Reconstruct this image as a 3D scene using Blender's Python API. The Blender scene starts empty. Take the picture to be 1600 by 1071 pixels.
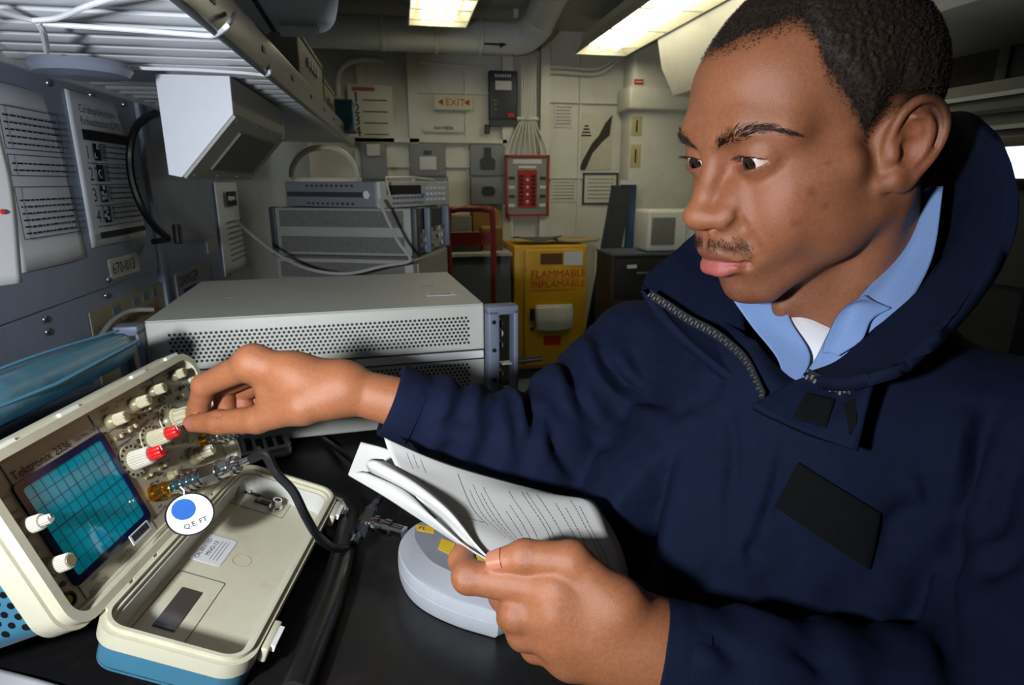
import bpy, bmesh, math, random
import numpy as np
from mathutils import Vector, Matrix

# ------------------------------------------------------------------ camera
SC = bpy.context.scene
COL = SC.collection
CAMZ = 1.18                      # camera height above the deck
TABLE = 0.78                     # bench top
PITCH, YAW, FPX = math.radians(15.0), math.radians(10.5), 935.0
FW = np.array([math.sin(YAW)*math.cos(PITCH), math.cos(YAW)*math.cos(PITCH), -math.sin(PITCH)])
RT = np.array([math.cos(YAW), -math.sin(YAW), 0.0])
UP = np.cross(RT, FW)
CAM = np.array([0.0, 0.0, CAMZ])
cd = bpy.data.cameras.new('camera')
cam = bpy.data.objects.new('camera', cd)
COL.objects.link(cam)
SC.camera = cam
cd.sensor_width = 36.0
cd.lens = FPX/1600*36
cd.clip_start = 0.02
cd.dof.use_dof = True
cd.dof.focus_distance = 0.52
cd.dof.aperture_fstop = 14.0
cam.matrix_world = Matrix((
    (RT[0], UP[0], -FW[0], 0.0), (RT[1], UP[1], -FW[1], 0.0), (RT[2], UP[2], -FW[2], CAMZ), (0, 0, 0, 1)))

# ------------------------------------------------------------------ world, flash, exposure
W = bpy.data.worlds.new('world'); SC.world = W; W.use_nodes = True
W.node_tree.nodes['Background'].inputs[0].default_value = (0.55, 0.58, 0.62, 1)
W.node_tree.nodes['Background'].inputs[1].default_value = 0.02
SC.view_settings.view_transform = 'Standard'
SC.view_settings.look = 'None'
SC.view_settings.gamma = 1.0
SC.view_settings.use_curve_mapping = False
SC.view_settings.exposure = 0.0

def lamp(name, kind, loc, target, energy, color, size=0.1, size_y=None, spot=None):
    ld = bpy.data.lights.new(name, kind); ld.energy = energy; ld.color = color
    if kind == 'AREA':
        ld.size = size
        if size_y: ld.shape = 'RECTANGLE'; ld.size_y = size_y
    else:
        ld.shadow_soft_size = size
    if spot: ld.spot_size = spot; ld.spot_blend = 0.6
    o = bpy.data.objects.new(name, ld); COL.objects.link(o)
    o.location = loc
    o.rotation_euler = (Vector(target)-Vector(loc)).to_track_quat('-Z', 'Y').to_euler()
    return o
# the photographer's hand-held flash, left of the camera
FLASH = lamp('flash', 'AREA', (-0.31, -0.03, CAMZ+0.015), (0.05, 0.80, CAMZ-0.04), 6.0, (0.92, 0.96, 1.0), 0.06)

FLASH.data.spread = math.radians(125)

# ------------------------------------------------------------------ pixel helpers (1600 x 1071 frame -> world points at a real depth)
def ray(x, y): return FW + RT*((x-800.0)/FPX) - UP*((y-535.5)/FPX)
def at(x, y, d): return CAM + ray(x, y)*d
def on(x, y, axis, val):
    r = ray(x, y); return CAM + r*((val-CAM[axis])/r[axis])

# ------------------------------------------------------------------ materials
MATS = {}
def lin(c):
    return tuple(((v/255.0)/12.92 if v/255.0 <= 0.04045 else ((v/255.0+0.055)/1.055)**2.4) for v in c)
def mat(name, col, rough=0.5, metal=0.0, var=0.08, scale=30.0, bump=0.0, bscale=None, emit=None, spec=0.5, trans=0.0,
        attr=None, sss=0.0, sheen=0.0, coat=0.0, dirt=None, dirtscale=6.0, stretch=None, rvar=0.0, alpha=1.0):
    if name in MATS: return MATS[name]
    m = bpy.data.materials.new(name); m.use_nodes = True
    nt = m.node_tree; N = nt.nodes; L = nt.links
    b = N['Principled BSDF']
    c = lin(col) if max(col) > 1.001 else tuple(col)
    tc = N.new('ShaderNodeTexCoord'); mp = N.new('ShaderNodeMapping')
    L.new(tc.outputs['Object'], mp.inputs['Vector'])
    if stretch: mp.inputs['Scale'].default_value = stretch
    nz = N.new('ShaderNodeTexNoise'); nz.inputs['Scale'].default_value = scale; nz.inputs['Detail'].default_value = 5
    L.new(mp.outputs[0], nz.inputs['Vector'])
    hsv = N.new('ShaderNodeHueSaturation')
    if attr:
        at_ = N.new('ShaderNodeAttribute'); at_.attribute_name = attr; L.new(at_.outputs['Color'], hsv.inputs['Color'])
    else:
        hsv.inputs['Color'].default_value = (*c, 1)
    mr = N.new('ShaderNodeMapRange'); mr.inputs['From Min'].default_value = 0.25; mr.inputs['From Max'].default_value = 0.75
    mr.inputs['To Min'].default_value = 1-var; mr.inputs['To Max'].default_value = 1+var
    L.new(nz.outputs[0], mr.inputs['Value']); L.new(mr.outputs[0], hsv.inputs['Value'])
    out = hsv.outputs[0]
    if dirt:
        nd = N.new('ShaderNodeTexNoise'); nd.inputs['Scale'].default_value = dirtscale; nd.inputs['Detail'].default_value = 8
        nd.inputs['Roughness'].default_value = 0.7
        L.new(tc.outputs['Object'], nd.inputs['Vector'])
        md = N.new('ShaderNodeMapRange'); md.inputs['From Min'].default_value = 0.5; md.inputs['From Max'].default_value = 0.72
        md.inputs['To Max'].default_value = dirt[1]; L.new(nd.outputs[0], md.inputs['Value'])
        mx = N.new('ShaderNodeMix'); mx.data_type = 'RGBA'
        L.new(md.outputs[0], mx.inputs['Factor']); L.new(out, mx.inputs['A']); mx.inputs['B'].default_value = (*lin(dirt[0]), 1)
        out = mx.outputs['Result']
    L.new(out, b.inputs['Base Color'])
    b.inputs['Roughness'].default_value = rough; b.inputs['Metallic'].default_value = metal
    b.inputs['Specular IOR Level'].default_value = spec
    if rvar:
        rr = N.new('ShaderNodeMapRange'); rr.inputs['From Min'].default_value = 0.3; rr.inputs['From Max'].default_value = 0.7
        rr.inputs['To Min'].default_value = rough-rvar; rr.inputs['To Max'].default_value = rough+rvar
        L.new(nz.outputs[0], rr.inputs['Value']); L.new(rr.outputs[0], b.inputs['Roughness'])
    if trans: b.inputs['Transmission Weight'].default_value = trans
    if alpha < 1: b.inputs['Alpha'].default_value = alpha
    if coat: b.inputs['Coat Weight'].default_value = coat; b.inputs['Coat Roughness'].default_value = 0.1
    if sheen: b.inputs['Sheen Weight'].default_value = sheen; b.inputs['Sheen Roughness'].default_value = 0.4
    if sss:
        b.inputs['Subsurface Weight'].default_value = sss; b.inputs['Subsurface Radius'].default_value = (1.0, 0.35, 0.2)
        b.inputs['Subsurface Scale'].default_value = 0.004
    if emit:
        b.inputs['Emission Color'].default_value = (*emit[0], 1); b.inputs['Emission Strength'].default_value = emit[1]
    if bump:
        bn = N.new('ShaderNodeTexNoise'); bn.inputs['Scale'].default_value = bscale or scale*4; bn.inputs['Detail'].default_value = 4
        L.new(mp.outputs[0], bn.inputs['Vector'])
        bp = N.new('ShaderNodeBump'); bp.inputs['Strength'].default_value = bump; bp.inputs['Distance'].default_value = 0.002
        L.new(bn.outputs[0], bp.inputs['Height']); L.new(bp.outputs[0], b.inputs['Normal'])
    MATS[name] = m
    return m

# ------------------------------------------------------------------ objects
def tag(o, label=None, cat=None, group=None, kind=None):
    if label: o['label'] = label
    if cat: o['category'] = cat
    if group: o['group'] = group
    if kind: o['kind'] = kind
    return o
def frame(o=(0, 0, 0), x=(1, 0, 0), y=(0, 1, 0)):
    "4x4 from origin, x axis and approximate y axis"
    x = Vector(x).normalized(); z = x.cross(Vector(y)).normalized(); y = z.cross(x)
    return Matrix(((x[0], y[0], z[0], o[0]), (x[1], y[1], z[1], o[1]), (x[2], y[2], z[2], o[2]), (0, 0, 0, 1)))
def empty(name, mw=None, label=None, cat=None, group=None):
    o = bpy.data.objects.new(name, None); COL.objects.link(o); o.empty_display_size = 0.05
    if mw is not None: o.matrix_world = mw if isinstance(mw, Matrix) else Matrix.Translation(Vector(mw))
    return tag(o, label, cat, group)
def link(name, me, m, parent=None, mw=None, smooth=False):
    o = bpy.data.objects.new(name, me); COL.objects.link(o)
    if m is not None and not me.materials:
        for q in (m if isinstance(m, (list, tuple)) else [m]): me.materials.append(q)
    if parent is not None: o.parent = parent
    if mw is not None: o.matrix_local = mw if isinstance(mw, Matrix) else Matrix.Translation(Vector(mw))
    if smooth: me.shade_smooth()
    return o
class MB:
    "collects shapes, in the thing's own coordinates, into ONE mesh"
    def __init__(s): s.v = []; s.f = []; s.sm = []
    def add(s, vs, fs, M=None, smooth=False):
        n = len(s.v)
        if M is not None: vs = [M @ Vector(v) for v in vs]
        s.v += [tuple(v) for v in vs]; s.f += [tuple(i+n for i in f) for f in fs]; s.sm += [smooth]*len(fs)
        return s
    def box(s, c, d, M=None, bev=0.0):
        x, y, z = (q/2 for q in d)
        if bev <= 0:
            vs = [(c[0]+i*x, c[1]+j*y, c[2]+k*z) for i in (-1, 1) for j in (-1, 1) for k in (-1, 1)]
            return s.add(vs, [(0, 1, 3, 2), (4, 6, 7, 5), (0, 4, 5, 1), (2, 3, 7, 6), (0, 2, 6, 4), (1, 5, 7, 3)], M)
        bm = bmesh.new(); bmesh.ops.create_cube(bm, size=1.0)
        for v in bm.verts: v.co = Vector((v.co.x*d[0]+c[0], v.co.y*d[1]+c[1], v.co.z*d[2]+c[2]))
        bmesh.ops.bevel(bm, geom=bm.edges[:], offset=min(bev, min(d)*0.49), segments=3, affect='EDGES', profile=0.5)
        return s.bm(bm, M)
    def bm(s, bm, M=None, smooth=False):
        bm.verts.index_update()
        s.add([v.co.copy() for v in bm.verts], [[v.index for v in f.verts] for f in bm.faces], M, smooth); bm.free(); return s
    def cyl(s, a, b, r, r2=None, n=20, cap=True, smooth=True):
        a, b = Vector(a), Vector(b); r2 = r if r2 is None else r2
        return s.lathe(a, (b-a), [(0, r), ((b-a).length, r2)], n, cap, smooth)
    def lathe(s, o, ax, prof, n=24, cap=True, smooth=True, flute=0.0, nfl=0):
        o = Vector(o); ax = Vector(ax).normalized()
        t = ax.orthogonal().normalized(); u_ = ax.cross(t)
        vs = []; fs = []
        for (h, r) in prof:
            for i in range(n):
                th = 2*math.pi*i/n
                rr = r*(1+flute*(1 if (i*nfl*2//n) % 2 else -1)) if nfl else r
                vs.append(o+ax*h+(t*math.cos(th)+u_*math.sin(th))*rr)
        for k in range(len(prof)-1):
            for i in range(n):
                j = (i+1) % n
                fs.append((k*n+i, k*n+j, (k+1)*n+j, (k+1)*n+i))
        s.add(vs, fs, None, smooth)
        if cap:
            s.add(vs[:n], [tuple(range(n-1, -1, -1))]); s.add(vs[-n:], [tuple(range(n))])
        return s
    def tube(s, pts, r, n=10, cap=True, r2=None):
        pts = [Vector(p) for p in pts]; m = len(pts); vs = []; fs = []
        t0 = (pts[1]-pts[0]).normalized(); nr = t0.orthogonal().normalized()
        for i, p in enumerate(pts):
            t = (pts[min(i+1, m-1)]-pts[max(i-1, 0)]).normalized()
            nr = (nr-t*nr.dot(t)).normalized(); bn = t.cross(nr)
            rr = r if r2 is None else r+(r2-r)*i/(m-1)
            if callable(rr): rr = rr(i/(m-1))
            for k in range(n):
                a = 2*math.pi*k/n; vs.append(p+(nr*math.cos(a)+bn*math.sin(a))*rr)
        for i in range(m-1):
            for k in range(n):
                j = (k+1) % n; fs.append((i*n+k, i*n+j, (i+1)*n+j, (i+1)*n+k))
        s.add(vs, fs, None, True)
        if cap: s.add(vs[:n], [tuple(range(n-1, -1, -1))]); s.add(vs[-n:], [tuple(range(n))])
        return s
    def prism(s, poly, z0, z1, M=None, inset=0.0):
        "polygon (x,y) extruded from z0 to z1"
        n = len(poly)
        vs = [(x, y, z0) for x, y in poly]+[(x, y, z1) for x, y in poly]
        fs = [tuple(range(n-1, -1, -1)), tuple(range(n, 2*n))]+[(i, (i+1) % n, n+(i+1) % n, n+i) for i in range(n)]
        return s.add(vs, fs, M)
    def ring(s, outer, inner, z0, z1, M=None):
        "polygonal ring (same count), extruded"
        n = len(outer)
        vs = [(x, y, z0) for x, y in outer]+[(x, y, z0) for x, y in inner]+[(x, y, z1) for x, y in outer]+[(x, y, z1) for x, y in inner]
        fs = []
        for i in range(n):
            j = (i+1) % n
            fs += [(2*n+i, 2*n+j, 3*n+j, 3*n+i), (j, i, n+i, n+j), (i, j, 2*n+j, 2*n+i), (n+j, n+i, 3*n+i, 3*n+j)]
        return s.add(vs, fs, M)
    def mesh(s, name='mesh'):
        me = bpy.data.meshes.new(name); me.from_pydata([tuple(v) for v in s.v], [], s.f)
        me.update()
        if len(me.polygons) > 6:
            me.shade_smooth(); me.set_sharp_from_angle(angle=math.radians(33))
        return me
    def build(s, name, m, parent=None, mw=None):
        return link(name, s.mesh(name), m, parent, mw)
def rrect(w, h, r, n=6, cx=0.0, cy=0.0):
    out = []
    for (sx, sy, a0) in ((1, 1, 0), (-1, 1, 90), (-1, -1, 180), (1, -1, 270)):
        for k in range(n+1):
            a = math.radians(a0+90*k/n); out.append((cx+sx*(w/2-r)+r*math.cos(a), cy+sy*(h/2-r)+r*math.sin(a)))
    return out
def catmull(pts, n=8):
    P = [np.array(p, float) for p in pts]; P = [2*P[0]-P[1]]+P+[2*P[-1]-P[-2]]; out = []
    for i in range(1, len(P)-2):
        for k in range(n):
            t = k/n
            out.append(0.5*((2*P[i])+(-P[i-1]+P[i+1])*t+(2*P[i-1]-5*P[i]+4*P[i+1]-P[i+2])*t*t+(-P[i-1]+3*P[i]-3*P[i+1]+P[i+2])*t**3))
    out.append(P[-2]); return out
TEXTS = {}
def text_mesh(s, size, align='LEFT', extrude=0.0):
    key = (s, size, align, extrude)
    if key in TEXTS: return TEXTS[key]
    cu = bpy.data.curves.new('lettering', 'FONT'); cu.body = s; cu.size = size; cu.align_x = align; cu.extrude = extrude
    cu.resolution_u = 2
    o = bpy.data.objects.new('lettering', cu); COL.objects.link(o)
    me = bpy.data.meshes.new_from_object(o.evaluated_get(bpy.context.evaluated_depsgraph_get()))
    bpy.data.objects.remove(o); TEXTS[key] = me
    return me
def smudge(parent, w, h, m, mw, n=5, seed=1):
    "lettering too blurred to read: a row of small dark strokes"
    r = random.Random(seed); mb = MB()
    for i in range(n):
        a = w*i/n; mb.box((a+w/n*.4, h/2+r.uniform(-.08, .08)*h, 0), (w/n*r.uniform(.5, .75), h*r.uniform(.6, 1), .0006))
    o = mb.build('blurred_lettering', m, parent, mw); o['kind'] = 'stuff'; return o
def text(s, size, m, parent, mw, align='LEFT', name='lettering', sx=1.0):
    me = text_mesh(s, size, align).copy(); me.materials.clear()
    if sx != 1.0:
        for v in me.vertices: v.co.x *= sx
    return link(name, me, m, parent, mw)
# ------------------------------------------------------------------ signed-distance sculpting -> one continuous mesh
class SDF:
    def __init__(s, lo, hi, h, half=False):
        "half: sculpt only x>0 and mirror"
        s.h = h; s.half = half
        lo = list(lo)
        if half: lo[0] = h*0.5
        s.ax = [np.arange(lo[i], hi[i]+h, h, dtype=np.float32) for i in range(3)]
        s.D = np.full([len(a) for a in s.ax], 50.0*h, np.float32)
    def win(s, lo, hi):
        return tuple(slice(max(0, int(np.searchsorted(s.ax[i], lo[i]))), int(np.searchsorted(s.ax[i], hi[i]))) for i in range(3))
    def grid(s, w):
        return (s.ax[0][w[0]][:, None, None], s.ax[1][w[1]][None, :, None], s.ax[2][w[2]][None, None, :])
    def _apply(s, fn, lo, hi, k, op):
        m = 1.5*k+6*s.h
        w = s.win([a-m for a in lo], [a+m for a in hi])
        if any(q.stop <= q.start for q in w): return
        d = fn(*s.grid(w)).astype(np.float32); D = s.D[w]
        if op == 'u':
            if k > 0:
                q = np.maximum(k-np.abs(D-d), 0)/k; s.D[w] = np.minimum(D, d)-q*q*k*0.25
            else: s.D[w] = np.minimum(D, d)
        elif op == 's':
            if k > 0:
                q = np.maximum(k-np.abs(D+d), 0)/k; s.D[w] = np.maximum(D, -d)+q*q*k*0.25
            else: s.D[w] = np.maximum(D, -d)
    def ell(s, c, r, k=0.0, op='u', R=None):
        c = np.array(c, float); r = np.array(r, float); ext = np.full(3, r.max()) if R is not None else r
        def fn(x, y, z):
            x, y, z = x-c[0], y-c[1], z-c[2]
            if R is not None:
                x, y, z = (R[0][0]*x+R[1][0]*y+R[2][0]*z, R[0][1]*x+R[1][1]*y+R[2][1]*z, R[0][2]*x+R[1][2]*y+R[2][2]*z)
            k0 = np.sqrt((x/r[0])**2+(y/r[1])**2+(z/r[2])**2); k1 = np.sqrt((x/r[0]**2)**2+(y/r[1]**2)**2+(z/r[2]**2)**2)+1e-9
            return k0*(k0-1)/k1
        s._apply(fn, c-ext, c+ext, k, op)
    def cap(s, a, b, ra, rb=None, k=0.0, op='u', flat=None):
        "tapered capsule; flat=(axis vector, factor) squashes the section along that axis"
        a = np.array(a, float); b = np.array(b, float); rb = ra if rb is None else rb
        ba = b-a; L2 = float(ba@ba)+1e-12
        def fn(x, y, z):
            px, py, pz = x-a[0], y-a[1], z-a[2]
            t = np.clip((px*ba[0]+py*ba[1]+pz*ba[2])/L2, 0, 1)
            qx, qy, qz = px-ba[0]*t, py-ba[1]*t, pz-ba[2]*t
            d2 = qx*qx+qy*qy+qz*qz
            if flat is not None:
                n, f = np.array(flat[0], float), flat[1]; n = n/np.linalg.norm(n)
                dn = qx*n[0]+qy*n[1]+qz*n[2]; d2 = d2+dn*dn*(f*f-1)
            return np.sqrt(d2)-(ra+(rb-ra)*t)
        m = max(ra, rb); s._apply(fn, np.minimum(a, b)-m, np.maximum(a, b)+m, k, op)
    def chain(s, pts, rad, k=0.0, op='u', flat=None):
        for i in range(len(pts)-1): s.cap(pts[i], pts[i+1], rad[i], rad[i+1], k, op, flat)
    def cchain(s, pts, rad, k=0.0, op='u', n=4):
        "smooth curve of capsules, blended as ONE shape"
        P = catmull([tuple(p)+(r,) for p, r in zip(pts, rad)], n); P = np.array(P)
        m = P[:, 3].max()
        def fn(x, y, z):
            d = None
            for i in range(len(P)-1):
                a, ba = P[i, :3], P[i+1, :3]-P[i, :3]; L2 = ba@ba+1e-12
                px, py, pz = x-a[0], y-a[1], z-a[2]
                tt = np.clip((px*ba[0]+py*ba[1]+pz*ba[2])/L2, 0, 1)
                q = np.sqrt((px-ba[0]*tt)**2+(py-ba[1]*tt)**2+(pz-ba[2]*tt)**2)-(P[i, 3]+(P[i+1, 3]-P[i, 3])*tt)
                d = q if d is None else np.minimum(d, q)
            return d
        s._apply(fn, P[:, :3].min(0)-m, P[:, :3].max(0)+m, k, op)
    def fn(s, f, lo, hi, k=0.0, op='u'): s._apply(f, np.array(lo, float), np.array(hi, float), k, op)
    def disp(s, f, lo, hi):
        w = s.win(lo, hi); s.D[w] += f(*s.grid(w)).astype(np.float32)
    def blur(s, n=1):
        D = s.D
        for _ in range(n):
            for ax in range(3):
                D = 0.5*D+0.25*(np.roll(D, 1, ax)+np.roll(D, -1, ax))
        s.D = D
    def mesh(s, relax=1):
        D, X = s.D, s.ax[0]
        if s.half:
            D = np.concatenate([D[::-1], D], 0); X = np.concatenate([-X[::-1], X])
        D = D.copy(); D[0] = D[-1] = 1; D[:, 0] = D[:, -1] = 1; D[:, :, 0] = D[:, :, -1] = 1
        neg = D < 0
        nx, ny, nz = D.shape
        cnt = np.zeros((nx-1, ny-1, nz-1), np.int8)
        for i in (0, 1):
            for j in (0, 1):
                for k in (0, 1): cnt += neg[i:nx-1+i, j:ny-1+j, k:nz-1+k]
        cells = np.argwhere((cnt > 0) & (cnt < 8))
        acc = np.zeros((len(cells), 3)); num = np.zeros(len(cells))
        cor = [(i, j, k) for i in (0, 1) for j in (0, 1) for k in (0, 1)]
        val = {c: D[cells[:, 0]+c[0], cells[:, 1]+c[1], cells[:, 2]+c[2]].astype(float) for c in cor}
        for a in cor:
            for ax in range(3):
                if a[ax]: continue
                b = list(a); b[ax] = 1; b = tuple(b)
                va, vb = val[a], val[b]; m = (va < 0) != (vb < 0)
                t = np.where(m, va/np.where(m, va-vb, 1), 0)
                p = np.zeros((len(cells), 3)); p[:] = a; p[:, ax] = t
                acc[m] += p[m]; num[m] += 1
        loc = acc/num[:, None]
        idx = -np.ones(cnt.shape, np.int64); idx[tuple(cells.T)] = np.arange(len(cells))
        org = np.array([X[0], s.ax[1][0], s.ax[2][0]])
        V = org+(cells+loc)*s.h
        quads = []
        for ax in range(3):
            sl0 = [slice(None)]*3; sl1 = [slice(None)]*3
            sl0[ax] = slice(0, -1); sl1[ax] = slice(1, None)
            n0 = neg[tuple(sl0)]; n1 = neg[tuple(sl1)]
            e = np.argwhere(n0 != n1)
            o1, o2 = [(1, 2), (2, 0), (0, 1)][ax]
            ok = (e[:, o1] > 0) & (e[:, o2] > 0) & (e[:, o1] < D.shape[o1]-1) & (e[:, o2] < D.shape[o2]-1)
            e = e[ok]; fl = n0[tuple(e.T)]
            def at_(d1, d2):
                q = e.copy(); q[:, o1] -= d1; q[:, o2] -= d2; return idx[tuple(q.T)]
            Q = np.stack([at_(1, 1), at_(0, 1), at_(0, 0), at_(1, 0)], 1)
            Q[~fl] = Q[~fl][:, ::-1]; quads.append(Q)
        Q = np.concatenate(quads); Q = Q[(Q >= 0).all(1)]
        for _ in range(relax):
            S = np.zeros_like(V); c = np.zeros(len(V))
            for a in range(4):
                np.add.at(S, Q[:, a], V[Q[:, (a+1) % 4]]); np.add.at(c, Q[:, a], 1)
                np.add.at(S, Q[:, a], V[Q[:, (a-1) % 4]]); np.add.at(c, Q[:, a], 1)
            V = 0.5*V+0.5*S/np.maximum(c, 1)[:, None]
        return V, Q
def np_mesh(name, V, Q, smooth=True, col=None):
    me = bpy.data.meshes.new(name)
    me.vertices.add(len(V)); me.vertices.foreach_set('co', np.ascontiguousarray(V, np.float32).ravel())
    k = Q.shape[1]
    me.loops.add(Q.size); me.loops.foreach_set('vertex_index', np.ascontiguousarray(Q, np.int32).ravel())
    me.polygons.add(len(Q)); me.polygons.foreach_set('loop_start', np.arange(0, Q.size, k, dtype=np.int32))
    me.polygons.foreach_set('loop_total', np.full(len(Q), k, np.int32))
    me.polygons.foreach_set('use_smooth', np.full(len(Q), smooth))
    me.update(); me.validate()
    if col is not None:
        a = me.color_attributes.new('col', 'FLOAT_COLOR', 'POINT')
        a.data.foreach_set('color', np.concatenate([col, np.ones((len(col), 1))], 1).astype(np.float32).ravel())
    return me
def normals(V, Q):
    n = np.cross(V[Q[:, 2]]-V[Q[:, 0]], V[Q[:, 3]]-V[Q[:, 1]]); N = np.zeros_like(V)
    for a in range(4): np.add.at(N, Q[:, a], n)
    return N/np.maximum(np.linalg.norm(N, axis=1), 1e-12)[:, None]
def vnoise(P, sc, seed=0, oct=2):
    "cheap smooth value noise, about -1..1"
    P = np.asarray(P, float)*sc; out = np.zeros(P.shape[0]); amp = 1.0; tot = 0
    for o in range(oct):
        i = np.floor(P).astype(np.int64); f = P-i; f = f*f*(3-2*f); r = np.zeros(len(P))
        for dx in (0, 1):
            for dy in (0, 1):
                for dz in (0, 1):
                    h = ((i[:, 0]+dx)*73856093 ^ (i[:, 1]+dy)*19349663 ^ (i[:, 2]+dz)*83492791 ^ (seed+o*7919)*2654435761) & 0xffffff
                    h = (h*1103515245+12345) & 0xffffff; h = (h ^ (h >> 11))*69069 & 0xffffff
                    w = (f[:, 0] if dx else 1-f[:, 0])*(f[:, 1] if dy else 1-f[:, 1])*(f[:, 2] if dz else 1-f[:, 2])
                    r += w*(h/0x7fffff-1)
        out += r*amp; tot += amp; amp *= 0.5; P = P*2.03
    return out/tot
def sstep(a, b, x):
    t = np.clip((x-a)/(b-a), 0, 1); return t*t*(3-2*t)
def bicubic(P, nu, nv):
    P = np.array(P, float); R1 = np.array([catmull(row, nv) for row in P])       # (a, m, 3)
    return np.array([catmull(R1[:, j], nu) for j in range(R1.shape[1])]).transpose(1, 0, 2)
def sheet_np(P, thick, nu=6, nv=6, disp=None):
    "control grid -> smooth closed shell of the given thickness (world units); returns V, Q"
    G = bicubic(P, nu, nv); a, b, _ = G.shape
    du = np.gradient(G, axis=0); dv = np.gradient(G, axis=1); n = np.cross(du, dv); n /= np.maximum(np.linalg.norm(n, axis=2), 1e-12)[:, :, None]
    if disp is not None: G = G+n*disp(G.reshape(-1, 3)).reshape(a, b, 1)
    V = np.concatenate([(G+n*thick/2).reshape(-1, 3), (G-n*thick/2).reshape(-1, 3)]); N0 = a*b
    I = np.arange(N0).reshape(a, b)
    q = np.stack([I[:-1, :-1], I[1:, :-1], I[1:, 1:], I[:-1, 1:]], 2).reshape(-1, 4)
    Q = [q, q[:, ::-1]+N0]
    for e in (I[0], I[:, -1], I[-1][::-1], I[::-1, 0]):
        Q.append(np.stack([e[:-1], e[1:], e[1:]+N0, e[:-1]+N0], 1))
    return V, np.concatenate(Q)
# ------------------------------------------------------------------ the setting
def struct(o, label=None): o['kind'] = 'structure'; return o
M_WHITE = mat('white_paint', (206, 205, 196), .5, var=.04, scale=3, bump=.08, bscale=60, dirt=((150, 146, 128), .35), dirtscale=2.5)
M_STEEL = mat('grey_blue_steel', (140, 150, 170), .42, var=.05, scale=8, bump=.06, bscale=200, dirt=((104, 110, 124), .3), dirtscale=5)
M_DECK = mat('deck_paint', (92, 108, 112), .45, var=.08, scale=6, dirt=((60, 66, 68), .5))
M_CEIL = mat('ceiling_paint', (168, 168, 160), .6, var=.06, scale=4)
M_DARK = mat('dark_grey_metal', (52, 55, 60), .45, var=.08, scale=20)
M_BLACKP = mat('black_plastic', (18, 18, 19), .4, var=.1, scale=40)
M_SCREW = mat('screw_steel', (150, 152, 155), .3, metal=.9, var=.1)
M_INK = mat('black_ink', (22, 22, 24), .7, var=.05)
M_INKG = mat('grey_ink', (96, 96, 100), .7, var=.05)
M_PAPER = mat('white_paper', (204, 205, 208), .75, var=.02, scale=12, spec=.25)
M_REDINK = mat('red_ink', (178, 34, 26), .6, var=.06)
XL, XR, YB, YF, ZC = -0.55, 2.05, -1.3, 4.2, 2.14
struct(MB().box(((XL+XR)/2, (YB+YF)/2, -.03), (XR-XL+.4, YF-YB+.4, .06)).build('floor', M_DECK))
struct(MB().box(((XL+XR)/2, (YB+YF)/2, ZC+.03), (XR-XL+.4, YF-YB+.4, .06)).build('ceiling', M_CEIL))
wl = struct(MB().box((XL-.05, (YB+YF)/2, ZC/2), (.1, YF-YB+.2, ZC)).build('wall_left', M_STEEL))
struct(MB().box(((XL+XR)/2, YF+.05, ZC/2), (XR-XL, .1, ZC)).build('wall_back', M_WHITE))
struct(MB().box((XR+.05, (YB+YF)/2, ZC/2), (.1, YF-YB+.2, ZC)).build('wall_right', M_WHITE))
struct(MB().box(((XL+XR)/2, YB-.05, ZC/2), (XR-XL, .1, ZC)).build('wall_front', M_WHITE))
def FW_L(y, z, lift=.001): return frame((XL+lift, y, z+CAMZ), (0, 1, 0), (0, 0, 1))      # on the left wall, x along +Y
def FW_B(x, z, Y=YF, lift=.001): return frame((x, Y-lift, z+CAMZ), (1, 0, 0), (0, 0, 1))  # facing the camera
# left wall: overlapping panel sheets, seam strips and screws
for (y0, y1, z0, z1, t) in ((.2, 1.49, -.19, .30, .004), (1.51, 2.6, -.29, .30, .004), (.2, 1.36, -.42, -.196, .0025)):
    MB().box((XL+t/2, (y0+y1)/2, CAMZ+(z0+z1)/2), (t, y1-y0, z1-z0)).build('wall_panel', M_STEEL, wl)
scm = MB().lathe((0, 0, 0), (1, 0, 0), [(0, .006), (.002, .0055), (.003, .003)], 12).mesh('screw')
for (y, z) in ((1.02, .155), (1.16, .155), (1.30, .155), (1.44, .155), (1.02, -.205), (1.02, -.225), (1.245, -.178), (1.225, -.205), (1.5, -.05), (1.5, -.15), (.85, -.2), (.85, .155)):
    link('screw', scm, M_SCREW, wl, Matrix.Translation((XL+.004, y, z+CAMZ)))
MB().box((XL+.006, 1.503, CAMZ), (.012, .016, .6)).build('seam_strip', M_STEEL, wl)
# back wall: vertical stiffeners, seams, a ledge
wb = bpy.data.objects['wall_back']
for px0, px1, t in ((637, 652, .05), (783, 800, .05), (842, 856, .06), (560, 572, .04), (726, 730, .012), (905, 909, .012)):
    a = on(px0, 150, 1, YF)[0]; b = on(px1, 150, 1, YF)[0]
    MB().box(((a+b)/2, YF-t/2, 1.25), (b-a, t, 1.78)).build('stiffener', M_WHITE, wb)
for py0, py1, t, a, b in ((218, 224, .05, 555, 790), (236, 262, .03, 555, 735), (144, 147, .015, 640, 765), (154, 157, .02, 857, 975), (276, 279, .015, 857, 910)):
    z0 = on(700, py1, 1, YF)[2]; z1 = on(700, py0, 1, YF)[2]; x0 = on(a, py0, 1, YF)[0]; x1 = on(b, py0, 1, YF)[0]
    MB().box(((x0+x1)/2, YF-t/2, (z0+z1)/2), (x1-x0, t, z1-z0)).build('ledge', M_WHITE, wb)
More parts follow.
